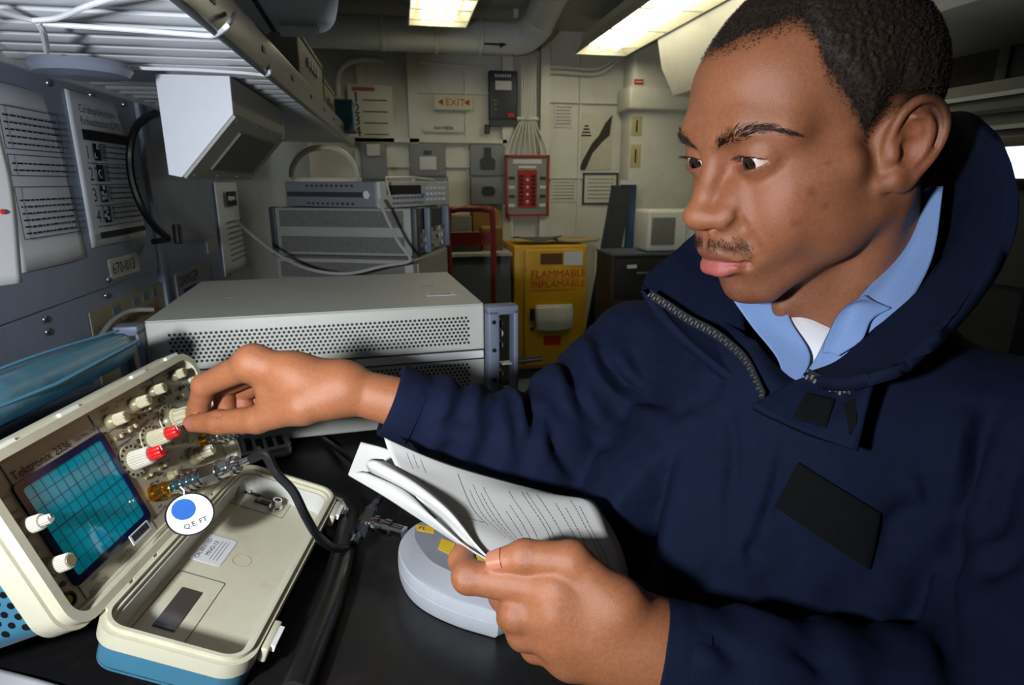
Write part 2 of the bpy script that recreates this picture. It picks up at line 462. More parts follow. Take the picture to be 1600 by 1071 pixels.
# column and deck beam on the right
c0 = on(983, 250, 1, 4.0)[0]
col = struct(MB().box(((c0+XR)/2, 4.1, ZC/2), (XR-c0, .2, ZC), None, .03).build('wall_column', M_WHITE))
zb = on(985, 165, 1, 3.95)[2]; zt = on(985, 150, 1, 3.95)[2]
MB().box(((c0-.03+XR)/2, 4.07, (zb+zt)/2+.02), (XR-c0+.04, .25, zt-zb+.09), None, .02).build('column_band', M_WHITE, col)
struct(MB().prism([(1.50, 1.80), (1.58, 1.66), (XR, 1.62), (XR, ZC), (1.42, ZC)], 0, 1, Matrix(((1, 0, 0, 0), (0, 0, 2.9, .55), (0, 1, 0, 0), (0, 0, 0, 1)))).build('ceiling_beam', M_WHITE))
# ------------------------------------------------------------------ fluorescent ceiling fixtures (the room's own light)
M_TUBE = mat('fluorescent_tube', (255, 250, 225), .4, emit=((1.0, .94, .74), 5.5))
M_FIX = mat('fixture_enamel', (214, 210, 186), .4, var=.03)
def fixture(x0, x1, y0, y1, z, label, power=1.0):
    cx, cy, w, l = (x0+x1)/2, (y0+y1)/2, x1-x0, y1-y0
    e = empty('ceiling_light', (cx, cy, z), label, 'light', 'fluorescent ceiling lights')
    MB().box((0, 0, .085), (w*.8, l*.98, .05)).build('housing', M_FIX, e)
    for sx in (-1, 1):
        MB().add([(sx*w/2, -l/2, 0), (sx*w/2, l/2, 0), (sx*w*.38, l/2, .07), (sx*w*.38, -l/2, .07), (sx*w/2+sx*.006, -l/2, 0), (sx*w/2+sx*.006, l/2, 0), (sx*w*.38+sx*.006, l/2, .07), (sx*w*.38+sx*.006, -l/2, .07)],
                 [(0, 1, 2, 3), (7, 6, 5, 4), (0, 4, 5, 1), (3, 2, 6, 7), (0, 3, 7, 4), (1, 5, 6, 2)]).build('reflector', M_FIX, e)
    for sy in (-1, 1): MB().box((0, sy*l/2, .035), (w, .012, .07)).build('end_plate', M_FIX, e)
    for i in (-1, 0, 1): MB().cyl((i*w*.24, -l*.47, .035), (i*w*.24, l*.47, .035), .019, n=14).build('tube', M_TUBE, e)
    for k in range(5): MB().box((0, -l/2+l*(k+.5)/5, .008), (w, .012, .006)).build('guard_bar', M_FIX, e)
    MB().box((0, 0, .12), (w*.5, .05, .05+max(0, 2*(ZC-z-.145)))).build('hanger', M_FIX, e)
    return e
fixture(.10, .40, 2.55, 3.52, CAMZ+.80, 'fluorescent ceiling light over the equipment aisle, at the top of the picture left of centre')
fixture(1.13, 1.45, 1.9, 3.92, CAMZ+.77, 'long fluorescent ceiling light beside the white column')
# ------------------------------------------------------------------ the man's head (millimetres, x to his right, y forward, z up, origin between the ears)
HR = np.stack([[-.1467, .9847, .0362], [-.9523, -.1323, -.261], [-.2541, -.0733, .9644]], 1)
HR, _ = np.linalg.qr(HR); HR = HR*np.sign(np.sum(HR*np.stack([[-.1467, .9847, .0362], [-.9523, -.1323, -.261], [-.2541, -.0733, .9644]], 1), 0))
HT = np.array([.3272, .4509, .0235+CAMZ])
def hw(P): return np.asarray(P, float)/1000@HR.T+HT          # head mm -> world
def hl(P): return ((np.asarray(P, float)-HT)@HR)*1000         # world -> head mm
EYE = np.array([32.5, 76.0, 14.5]); ER = 12.3
def sculpt_head():
    S = SDF((0, -112, -175), (98, 138, 140), 1.3, half=True)
    # skull
    S.ell((0, -3, 50), (72, 90, 74))
    S.ell((0, 46, 54), (54, 43, 44), 14)
    S.ell((0, -28, 42), (69, 60, 62), 12)
    # neck, jaw, face mass
    S.cap((0, -22, -20), (0, -50, -160), 55, 60, 20)
    S.cap((0, 10, -70), (0, -22, -160), 36, 40, 20)
    S.ell((0, 40, -22), (61, 54, 64), 16)
    S.cap((52, 2, -38), (17, 66, -88), 15, 13, 20)
    S.cap((58, -4, -8), (52, 2, -40), 13, 14, 16)
    S.ell((0, 70, -88), (20, 19, 15), 16)
    S.ell((0, 74, -91), (13, 14, 11), 8)
    # cheekbones and cheeks
    S.cap((43, 60, -8), (61, 30, -2), 14, 12, 20)
    S.ell((34, 62, -32), (21, 20, 26), 16)
    S.ell((50, 26, -36), (17, 26, 34), 16)
    # temples hollow, brow ridge
    S.ell((90, 48, 34), (19, 24, 24), 18, 's')
    S.cap((6, 83, 30), (26, 80.5, 34), 9, 8.5, 22)
    S.cap((26, 80.5, 34), (46, 64, 30), 8.5, 9, 22)
    S.ell((0, 84, 33), (14, 11, 13), 18)
    # eye sockets
    S.ell((31, 97, 16), (17.5, 12, 11), 12, 's')
    S.ell((17, 101, 14), (6, 10, 9), 12, 's')
    # muzzle
    S.ell((0, 75.5, -53), (34, 27, 30), 14)
    # nose
    S.cap((0, 89, 18), (0, 101.5, -8), 7, 8.5, 9)
    S.cap((0, 101.5, -8), (0, 108, -20), 8.5, 10, 6)
    S.ell((0, 109.5, -20.5), (12, 11, 10), 6)
    S.ell((6, 106, -23), (10, 9.5, 8), 5)
    S.ell((18, 97, -23.5), (9.2, 12, 10), 8)
    S.cap((17, 90, -12), (21, 87, -28), 6, 6, 14)
    S.ell((9.5, 103.5, -33.5), (5, 7, 4.2), 2.5, 's')
    S.cap((28.5, 95, -20), (28.5, 92, -31), 1.4, 1.2, 5, 's')
    # philtrum and lips
    S.ell((0, 94, -43), (22, 12, 10), 10)
    S.cap((0, 108.5, -37), (0, 108.5, -44), 2.0, 2.6, 5, 's')
    S.cchain([(0, 101.6, -52), (8, 101.4, -51), (15.5, 96.2, -54.8), (22, 88.5, -60)], [6.0, 6.2, 4.8, 2.4], 5)
    S.cchain([(0, 99.6, -66), (8, 98.6, -66.2), (15, 94, -64.5), (21.5, 87.5, -61)], [8.6, 8.4, 6.2, 2.6], 4.5)
    S.cchain([(0, 109.4, -58.4), (9, 107.8, -57.6), (16, 101.5, -59.3), (22.5, 93, -61.3), (26, 87, -62.8)], [1.2, 1.2, 1.4, 1.5, 1.0], 2.0, 's')
    S.ell((25, 90, -62.5), (2.4, 3, 3), 5, 's')
    S.cap((0, 104, -80), (16, 96, -79), 5.0, 4.5, 10, 's')
    # cheek fold
    S.chain([(27, 98, -30), (33, 93, -44), (36, 88, -56)], [2.0, 2.2, 1.5], 9, 's')
    # eyelids around the eyeball
    S.ell(EYE, (ER+3.6, ER+2.4, ER+2.4), 6)
    a_up, a_lo, RU, RL = 18.4, 21.5, 22.2, 26.4
    def slit(x, y, z):
        dx = x-EYE[0]-0.8; dz = z-EYE[2]-0.04*dx
        du = np.sqrt(dx*dx+(dz+a_up)**2)-RU; dl = np.sqrt(dx*dx+(dz-a_lo)**2)-RL
        return np.maximum(np.maximum(du, dl), (EYE[1]+2)-y)
    S.fn(slit, EYE-[16, 6, 8], EYE+[16, 24, 8], 1.6, 's')
    S.ell((17.6, 88.5, 13.2), (2.6, 5, 1.6), 2, 's')
    S.chain([EYE+[-12, 14.0, 5.5], EYE+[-5, 16.2, 9.0], EYE+[5, 15.6, 9.2], EYE+[13, 9.5, 6.0], EYE+[18, 3, 2]], [.6, .9, .9, .8, .5], 2.6, 's')
    S.chain([EYE+[-10, 14.5, -9], EYE+[0, 15.5, -12], EYE+[12, 10.5, -9]], [.6, .8, .5], 5, 's')
    # ears
    n = np.array([.94, .33, .0]); n /= np.linalg.norm(n)
    vdir = np.array([0, -.42, .90]); vdir -= n*(vdir@n); vdir /= np.linalg.norm(vdir); t = np.cross(vdir, n)
    Re = np.stack([n, t, vdir], 1)
    S.ell((78.0, -12.5, 3), (3.0, 19, 30), 3, 'u', Re)
    S.ell((66, -8, 0), (9, 11, 22), 8)
    H = [(71.5, 0, 3), (74, 0.5, 11), (77, -1, 20), (80, -7, 27.5), (84, -17, 31), (87.5, -27, 26.5), (89.5, -33, 15), (88, -32, 2), (84, -24.5, -10), (79.5, -14, -18.5)]
    H = [(x if x < 78 else 78+(x-78)*.66, y+1.5, z-1) for x, y, z in H]
    S.cchain(H, [2.4, 2.8, 3.2, 3.4, 3.5, 3.5, 3.4, 3.3, 3.4, 3.8], 2.6)
    S.ell((76.5, -4, -20.5), (4.4, 9, 9), 5)
    S.cap((75, 2, -20), (69, 9, -22), 4, 5, 6)
    S.cchain([(81, -10, 20), (83, -18, 18), (83.2, -22, 8), (81.2, -18, -4), (78.5, -10, -12)], [1.8, 2.2, 2.8, 3.0, 2.6], 3)
    S.cchain([(81, -12, 24.5), (83.7, -22.5, 23), (85.2, -27.3, 11), (83.4, -24.5, -3)], [1.2, 1.6, 1.7, 1.2], 2.4, 's')
    S.ell((82.0, -7, -1), (7.5, 8.4, 11), 3, 's', Re)
    S.ell((82.0, -7.5, 11), (4.6, 6, 6), 3, 's', Re)
    S.ell((74.5, 2.0, -2), (4.2, 4.4, 6.2), 3.5)
    # sternomastoid and throat
    S.cap((58, -22, -30), (20, 8, -165), 14, 9, 16)
    S.ell((0, 36, -122), (10, 11, 14), 16)
    V, Q = S.mesh(1)
    return V, Q
HV, HQ = sculpt_head()
HN = normals(HV, HQ)
# ------------------------------------------------------------------ skin colours, hair, brows, lashes, eyes
SKIN = np.array(lin((134, 84, 58)))
RNG = np.random.default_rng(7)
AZ = [0, 9.5, 22, 37, 45.5, 52, 55, 63, 72, 79, 82, 88, 96, 110, 125, 150, 180]
ZH = [88, 90, 92, 94, 92, 80, 62, 44, 24, 8, 16, 24, 30, 8, -12, -38, -42]
def hair_amount(P):
    az = np.degrees(np.arctan2(np.abs(P[:, 0]), P[:, 1])); zh = np.interp(az, AZ, ZH)
    return P[:, 2]-zh+2.5*vnoise(P, .16, 3)
def mixc(C, m, col): m = np.clip(m, 0, 1)[:, None]; return C*(1-m)+np.array(lin(col))*m
def gauss(P, c, r): return np.exp(-(((P-np.array(c))/np.array(r))**2).sum(1))
def paint_head(V):
    A = V*[1, 1, 1]; A = np.stack([np.abs(V[:, 0]), V[:, 1], V[:, 2]], 1)
    C = np.tile(SKIN, (len(V), 1))
    C *= (1+0.07*vnoise(V, .06, 1)+0.05*vnoise(V, .35, 2))[:, None]
    C = mixc(C, .35*gauss(A, (40, 70, -20), (24, 30, 22)), (156, 90, 64))           # warmer cheeks
    C = mixc(C, .35*gauss(A, (0, 110, -18), (14, 14, 14)), (158, 94, 60))           # nose
    C = mixc(C, .55*gauss(A, (32, 88, 14), (17, 12, 9)), (112, 68, 50))              # lids
    C = mixc(C, .5*gauss(A, (20, 90, 12), (7, 8, 7)), (120, 66, 52))
    # blemishes
    for (x, y, z, r, a) in ((-65.9, 48.5, 5, 1.3, .45), (-36, 84, -46, 1.2, .4), (-55, 58, -12, .6, .4), (-48, 66, -30, .6, .35), (-60, 50, -24, .7, .35)):
        d = np.linalg.norm(V-np.array([x, y, z]), axis=1); d0 = d.min(); near = d < d0+4
        C[near] = mixc(C[near], a*np.exp(-((d[near]-d0)/r)**2), (96, 48, 36))
    # beard shadow on jaw and chin
    jaw = sstep(-66, -84, V[:, 2])*sstep(20, 50, V[:, 1]+.4*A[:, 0])*(1-sstep(96, 110, V[:, 1]))
    jaw2 = gauss(A, (44, 42, -62), (20, 26, 16))
    C = mixc(C, (.34*jaw+.3*jaw2)*(.7+.6*vnoise(V, .9, 5)), (58, 36, 28))
    # moustache shade
    mo = np.exp(-(((A[:, 2]+44+.012*np.maximum(A[:, 0]-5, 0)**2)/5.5)**2))*(A[:, 0] < 31)*sstep(70, 86, V[:, 1])
    C = mixc(C, .45*mo*(.6+.7*vnoise(V, .8, 6)), (52, 32, 24))
    # lips
    zs = np.interp(A[:, 0], [0, 9, 16, 22.5, 27], [-58.4, -57.6, -59.3, -61.3, -62.8])
    up = np.interp(A[:, 0], [0, 4, 9, 17, 24], [-48.5, -47.2, -47.8, -53, -60])
    lo = np.interp(A[:, 0], [0, 8, 16, 23], [-73.5, -73, -69.5, -62.5])
    f = sstep(80, 86, V[:, 1])*(A[:, 0] < 26)
    C = mixc(C, .85*f*sstep(-1.2, 1.0, up-A[:, 2])*sstep(-.6, .6, A[:, 2]-zs), (116, 66, 58))
    lw = f*sstep(-1.0, 1.4, A[:, 2]-lo)*sstep(-.6, .6, zs-A[:, 2])
    C = mixc(C, .92*lw*(1+.12*vnoise(V*[3, 1, .4], .5, 9)), (158, 82, 80))
    # ear: ruddy inside
    C = mixc(C, .35*gauss(A, (80, -10, 4), (12, 14, 22)), (150, 78, 54))
    # brow and scalp tint
    h = hair_amount(V)
    C = mixc(C, .9*sstep(-7, 15, h+3*vnoise(V, .7, 11)), (30, 21, 16))
    C = mixc(C, .30*sstep(-22, 0, h)*(A[:, 0] > 56)*(.6+.6*vnoise(V, .8, 12)), (50, 32, 24))
    return C
def brow_line():
    return np.array(catmull([(13, 96, 26.5), (22, 95, 31.5), (34, 90, 36), (46, 80, 36), (56, 66, 29)], 8))
HC = None
def strands(P0, D, S, L, curl, w, nseg=3, taper=True):
    "ribbon hairs: roots, directions, side vectors, lengths, sideways curl, width (mm)"
    n = len(P0); vs = []; B = np.cross(D, S); B /= np.maximum(np.linalg.norm(B, axis=1), 1e-9)[:, None]
    ph = RNG.random(n)*6.28; wd = (S*np.cos(ph)[:, None]+B*np.sin(ph)[:, None])
    for k in range(nseg+1):
        t = k/nseg
        c = P0+D*(L*t)[:, None]+S*(curl*np.sin(t*3.0))[:, None]+B*(curl*.8*(1-np.cos(t*4.2)))[:, None]
        ww = w*(1-.75*t) if taper else w
        vs += [c-wd*np.reshape(ww, (-1, 1))*.5, c+wd*np.reshape(ww, (-1, 1))*.5]
    V = np.stack(vs, 1).reshape(-1, 3); b = np.arange(n)[:, None]*(2*(nseg+1))
    Q = np.concatenate([b+np.array([[2*k, 2*k+1, 2*k+3, 2*k+2]]) for k in range(nseg)], 0)
    return V, Q
def cat_mesh(parts):
    V = []; Q = []; n = 0
    for v, q in parts: V.append(v); Q.append(q+n); n += len(v)
    return np.concatenate(V), np.concatenate(Q)
def head_hair():
    h = hair_amount(HV); A0 = np.abs(HV[:, 0])
    ear = (A0 > 70.5) & (HV[:, 2] < 36) & (HV[:, 1] < 6) & (HV[:, 1] > -36)
    hm = (h > -5) & ~ear & (HV[:, 2] > -45)
    hs = (h > 5+3*vnoise(HV, .5, 31)) & hm
    fq = HQ[hs[HQ].all(1)]
    use = np.unique(fq); mp = -np.ones(len(HV), int); mp[use] = np.arange(len(use))
    th = (0.05+4.6*sstep(4, 34, h[use]))*(1+.12*vnoise(HV[use], .25, 21)+.42*vnoise(HV[use], .55, 22))
    parts = [(HV[use]+HN[use]*th[:, None], mp[fq])]
    cen = HV[HQ].mean(1); nq = HN[HQ].mean(1); hq = hair_amount(cen)
    okq = hm[HQ].all(1)
    pick = np.where(okq)[0]; wgt = .16+.84*sstep(-4, 10, hq[pick])
    pick = RNG.choice(pick, 52000, p=wgt/wgt.sum())
    a, b = RNG.random((2, len(pick)))
    q = HQ[pick]; P = (HV[q[:, 0]]*(1-a)[:, None]+HV[q[:, 1]]*a[:, None])*(1-b)[:, None]+(HV[q[:, 3]]*(1-a)[:, None]+HV[q[:, 2]]*a[:, None])*b[:, None]
    t = (0.4+4.6*sstep(0, 34, hq[pick])); Nn = nq[pick]
    D = Nn+RNG.normal(0, .45, P.shape); D /= np.linalg.norm(D, axis=1)[:, None]
    S = np.cross(D, RNG.normal(0, 1, P.shape)); S /= np.linalg.norm(S, axis=1)[:, None]
    parts.append(strands(P+Nn*(t*.55)[:, None], D, S, 1.3+t*.42, .9+.08*t, .40, 3))
    return cat_mesh(parts)
from mathutils.kdtree import KDTree
def make_kd():
    kd = KDTree(len(HV))
    for i, v in enumerate(HV.tolist()): kd.insert(v, i)
    kd.balance(); return kd
KD = make_kd()
def snap(P):
    "nearest head surface point and normal"
    j = np.array([KD.find(p)[1] for p in P.tolist()]); return HV[j].copy(), HN[j].copy()
def facial_hair():
    bl = brow_line(); br = []; 
    for sx in (1, -1):
        n = 820; t = RNG.random(n)**.9*(len(bl)-1.001); i = t.astype(int); f = (t-i)[:, None]
        p = bl[i]*(1-f)+bl[i+1]*f; tan = bl[i+1]-bl[i]; u = t/(len(bl)-1)
        wd = np.interp(u, [0, .15, .5, 1], [4.2, 5.0, 3.8, 1.2])
        p = p+np.array([0, 0, 1])*(RNG.normal(0, .5, n)*wd)[:, None]
        p[:, 0] *= sx; tan = tan*[sx, 1, 1]
        P, Nn = snap(p); off = (p-P); off -= Nn*(off*Nn).sum(1)[:, None]; P = P+np.clip(off, -1.2, 1.2)
        tan /= np.linalg.norm(tan, axis=1)[:, None]
        D = tan*(.55+.45*u)[:, None]+np.array([0, 0, 1])*np.interp(u, [0, .3, .7, 1], [.75, .45, .05, -.2])[:, None]+Nn*.22+RNG.normal(0, .12, P.shape)
        D -= Nn*((D*Nn).sum(1)-.18)[:, None]
        D /= np.linalg.norm(D, axis=1)[:, None]; S = np.cross(D, Nn)
        br.append(strands(P-Nn*.2, D, S, RNG.uniform(4, 7.5, n), RNG.normal(0, .5, n), .42, 3))
    mo = []
    for sx in (1, -1):
        n = 560; x = RNG.uniform(3, 29, n); z = -42.5-.012*np.maximum(x-5, 0)**2+RNG.normal(0, 2.6, n)
        y = np.interp(x, [0, 10, 20, 30], [108, 105, 97, 87])
        P, Nn = snap(np.stack([x*sx, y, z], 1)); P += RNG.normal(0, .5, P.shape)
        D = np.stack([sx*(.25+.02*x), 0*x-.15, -1+0*x], 1)+RNG.normal(0, .3, P.shape); D -= Nn*((D*Nn).sum(1)-.25)[:, None]
        D /= np.linalg.norm(D, axis=1)[:, None]; S = np.cross(D, Nn)
        mo.append(strands(P-Nn*.2, D, S, RNG.uniform(2, 4.6, n), RNG.normal(0, .5, n), .26, 3))
    la = []
    for sx in (1, -1):
        n = 46; th = np.linspace(-12.5, 13.0, n); zu = np.sqrt(np.maximum(22.2**2-th**2, 0))-18.0
        y = EYE[1]+np.sqrt(np.maximum((ER+2.2)**2-th**2-zu**2, 9))
        p = np.stack([(EYE[0]+.8+th)*sx, y, EYE[2]+zu+.04*th], 1)
        D = np.stack([sx*th*.03, 1+0*th, .25+0*th], 1)+RNG.normal(0, .1, p.shape); D /= np.linalg.norm(D, axis=1)[:, None]
        S = np.tile([0, -.3, 1.0], (n, 1))
        la.append(strands(p, D, S, RNG.uniform(4.5, 7, n), np.full(n, 1.1), .3, 3))
        th = np.linspace(-9, 13, 26); zl = 21.5-np.sqrt(26.4**2-th**2)
        y = EYE[1]+np.sqrt(np.maximum((ER+1.6)**2-th**2-zl**2, 9))
        p = np.stack([(EYE[0]+.8+th)*sx, y, EYE[2]+zl], 1)
        D = np.stack([sx*th*.03, 1+0*th, -.5+0*th], 1); D /= np.linalg.norm(D, axis=1)[:, None]
        la.append(strands(p, D, np.tile([0, .3, -1.0], (26, 1)), RNG.uniform(2, 3.4, 26), np.full(26, .4), .2, 3))
    return cat_mesh(br), cat_mesh(mo), cat_mesh(la)
def eye_mesh(sx, g):
    "eyeball in head mm: sclera, limbus, iris, pupil as rings round the gaze axis, cornea bulging"
    c = EYE*[sx, 1, 1]; g = np.array(g, float); g /= np.linalg.norm(g)
    u_ = np.cross(g, [0, 0, 1]); u_ /= np.linalg.norm(u_); v_ = np.cross(u_, g)
    angs = np.radians(np.concatenate([[0, 5, 9.5, 11], np.arange(13, 30, 3), [29.5, 32, 36], np.arange(42, 181, 8)])); n = 40
    V = []; C = []
    for a in angs:
        r = ER+0.75*math.exp(-(math.degrees(a)/26)**4)
        for k in range(n):
            th = 2*math.pi*k/n; d = g*math.cos(a)+(u_*math.cos(th)+v_*math.sin(th))*math.sin(a)
            V.append(c+d*r); dg = math.degrees(a)
            if dg < 10.5: col = (4, 3, 3)
            elif dg < 26: col = (34+8*math.sin(th*9), 20, 12)
            elif dg < 30: col = (18, 13, 11)
            else:
                m = min(1, max(0, (dg-30)/50)); col = (200-20*m, 190-60*m, 184-66*m)
            C.append(lin(col))
    Q = [(i*n+k, i*n+(k+1) % n, (i+1)*n+(k+1) % n, (i+1)*n+k) for i in range(len(angs)-1) for k in range(n)]
    return np.array(V), np.array(Q), np.array(C)
M_SKIN = mat('skin', (160, 104, 72), .46, attr='col', var=.11, scale=420, bump=.24, bscale=1900, sss=.12, spec=.4, rvar=.06)
M_HAIR = mat('hair', (36, 26, 20), .7, var=.4, scale=300, spec=.25)
M_EYE = mat('eye', (230, 225, 220), .06, attr='col', var=.02, coat=.6)
HCOL = paint_head(HV)
# ------------------------------------------------------------------ hands (world millimetres, sculpted round their real joints)
def mm(p): return np.array(p)*1000.0
def pt(x, y, d): return mm(at(x, y, d))
def hand_sdf(lo, hi, fingers, palm, web=9.0, h=1.4):
    S = SDF(lo, hi, h)
    for a, b, ra, rb, fl in palm: S.cap(a, b, ra, rb, 13, 'u', fl)
    for joints, rad in fingers:
        T = SDF.__new__(SDF); T.h = h; T.half = False; T.ax = S.ax; T.D = np.full(S.D.shape, 50*h, np.float32)
        for i in range(len(joints)-1):
            T.cap(joints[i], joints[i+1], rad[i], rad[i+1], 0)
            if 0 < i: T.ell(joints[i], np.full(3, rad[i]*1.06), 3)
        k = web
        q = np.maximum(k-np.abs(S.D-T.D), 0)/k
        # blend broadly only near the knuckle, keep finger sides apart elsewhere
        c = joints[0]; g = S.grid((slice(None),)*3)
        near = np.exp(-(((g[0]-c[0])**2+(g[1]-c[1])**2+(g[2]-c[2])**2)/(rad[0]*2.2)**2)).astype(np.float32)
        kk = 1.2+(k-1.2)*near
        q = np.maximum(kk-np.abs(S.D-T.D), 0)/kk
        S.D = np.minimum(S.D, T.D)-q*q*kk*.25
    return S
def plane_dirs(a, b): 
    d = b-a; return d/np.linalg.norm(d)

# left hand: back towards the camera, thumb on top of the sheets, fingers curled underneath
LW1 = pt(1024, 1016, .405); LW0 = pt(1130, 1075, .40)
LI = [pt(872, 922, .404), pt(732, 902, .418), pt(722, 876, .436), pt(727, 858, .446)]
LM = [pt(868, 960, .402), pt(808, 960, .408), pt(786, 932, .435), pt(800, 912, .452)]
LR = [pt(876, 993, .404), pt(818, 990, .412), pt(797, 965, .438), pt(812, 948, .452)]
LP = [pt(892, 1022, .410), pt(836, 1012, .420), pt(826, 990, .442), pt(838, 975, .452)]
LT = [pt(965, 950, .398), pt(893, 878, .402), pt(820, 870, .408), pt(780, 878, .412)]
def left_hand():
    allp = np.array(LI+LM+LR+LP+LT+[LW1, LW0]); lo = allp.min(0)-34; hi = allp.max(0)+34
    vd = mm(at(900, 970, 1.0)-CAM); vd /= np.linalg.norm(vd)
    fl = (vd, 1.35)
    S = hand_sdf(lo, hi,
        [(LI, [14, 11.2, 9.6, 7.6]), (LM, [14, 11.8, 10, 8]), (LR, [13.5, 11.2, 9.4, 7.6]), (LP, [12.5, 9.8, 8.4, 7]), (LT, [17, 13.2, 11.2, 8.8])],
        [(LW0, LW1, 31, 27, fl), (LW1, LI[0], 27, 15.5, fl), (LW1, LM[0], 27, 16.5, None), (LW1, LR[0], 27, 16, None), (LW1, LP[0], 26, 15, None),
         (LW1, LT[0], 24, 18, None), (LI[0], LP[0], 15, 14, None), ((LI[0]+LW1)/2, (LP[0]+LW1)/2, 19, 18, None), (LT[0], LI[0], 15, 13, None)], 10.0)
    # thumb nail bed, skin folds at the joints
    for c, d, out, L in ((LI[1], plane_dirs(LI[0], LI[1]), -vd, 5), (LT[2], plane_dirs(LT[1], LT[2]), -vd, 5)):
        s = np.cross(d, out); s /= np.linalg.norm(s)
        for o in (-2.8, 0.2, 3.2): S.cap(c+d*o+out*12.2-s*L, c+d*o+out*12.2+s*L, .5, .5, 2.0, 's')
    # tendons on the back of the hand
    for J in (LI, LM, LR): S.cap(J[0]-vd*11.5, LW1*.75+J[0]*.25-vd*17, 3.2, 2.4, 9)
    return S
# right hand: index and thumb pinch the knob
RW1 = pt(534, 607, .590); RW0 = pt(650, 636, .60)
RI = [pt(396, 567, .588), pt(320, 602, .612), pt(311, 634, .626), pt(299, 655, .634)]
RM = [pt(412, 572, .618), pt(347, 604, .650), pt(352, 640, .656), pt(326, 655, .652)]
RR = [pt(428, 582, .645), pt(374, 616, .672), pt(386, 648, .668), pt(362, 660, .662)]
RP = [pt(446, 598, .665), pt(404, 626, .686), pt(416, 650, .676), pt(396, 660, .668)]
RTH = [pt(476, 632, .578), pt(402, 656, .592), pt(342, 660, .606), pt(300, 662, .616)]
def right_hand():
    allp = np.array(RI+RM+RR+RP+RTH+[RW1, RW0]); lo = allp.min(0)-36; hi = allp.max(0)+36
    vd = mm(at(430, 600, 1.0)-CAM); vd /= np.linalg.norm(vd)
    S = hand_sdf(lo, hi,
        [(RI, [15, 12, 10.2, 8.2]), (RM, [14.5, 12, 10.2, 8.4]), (RR, [14, 11.2, 9.8, 8]), (RP, [12.5, 10, 8.8, 7.4]), (RTH, [17, 13.5, 12.2, 9])],
        [(RW0, RW1, 26, 21.5, None), (RW1, RI[0], 21.5, 16, None), (RW1, RM[0], 21.5, 16, None), (RW1, RR[0], 21.5, 15.5, None), (RW1, RP[0], 21, 14.5, None),
         (RW1, RTH[0], 20, 20, None), (pt(478, 605, .60), pt(424, 604, .598), 19, 16, None), (pt(452, 630, .588), pt(424, 640, .59), 18, 15, None), (RI[0], RP[0], 15, 14, None), ((RI[0]+RW1)/2, (RP[0]+RW1)/2, 19, 17, None), ((RTH[0]*.5+RW1*.5), RI[0]*.6+RW1*.4, 18, 17, None)], 11.0)
    d = plane_dirs(RTH[1], RTH[2]); up = np.cross(d, vd); up /= np.linalg.norm(up)
    for o, L in ((-5, 6.5), (-1.5, 8), (2, 8), (5.5, 6)):
        c = RTH[2]+d*o-vd*12.3; S.cap(c-up*L, c+up*L, .6, .5, 2.0, 's')
    d2 = plane_dirs(RI[0], RI[1]); up2 = np.cross(d2, vd); up2 /= np.linalg.norm(up2)
    return S
def nail(J, r, view, w, l, back=3.0, shift=0.0):
    "curved nail plate on the fingertip: J = last two joints; view = outward direction"
    a, b = J; d = (b-a)/np.linalg.norm(b-a); o = view-d*(view@d); o /= np.linalg.norm(o); s = np.cross(d, o)
    vs = []; nu, nv = 9, 9
    for i in range(nu):
        u_ = -1+2*i/(nu-1)
        for j in range(nv):
            v_ = j/(nv-1); th = u_*w
            rr = r*(1.03-.10*v_)+.25
            ll = b+d*(-back-l*.5+l*v_*(1-.16*u_*u_)+shift)
            vs.append(ll+(o*math.cos(th)+s*math.sin(th))*rr)
    f = [(i*nv+j, i*nv+j+1, (i+1)*nv+j+1, (i+1)*nv+j) for i in range(nu-1) for j in range(nv-1)]
    V = np.array(vs); Q = np.array(f); cen = V.mean(0)
    n = np.cross(V[Q[0, 2]]-V[Q[0, 0]], V[Q[0, 3]]-V[Q[0, 1]])
    if n@o < 0: Q = Q[:, ::-1]
    return V, Q
def paint_hand(V, N, joints, creases):
    C = np.tile(np.array(lin((148, 93, 62))), (len(V), 1))
    C *= (1+.07*vnoise(V, .05, 41)+.06*vnoise(V, .3, 42))[:, None]
    for c, r, a, col in creases:
        d = ((V-c)**2).sum(1); C = mixc(C, a*np.exp(-d/r**2), col)
    return C
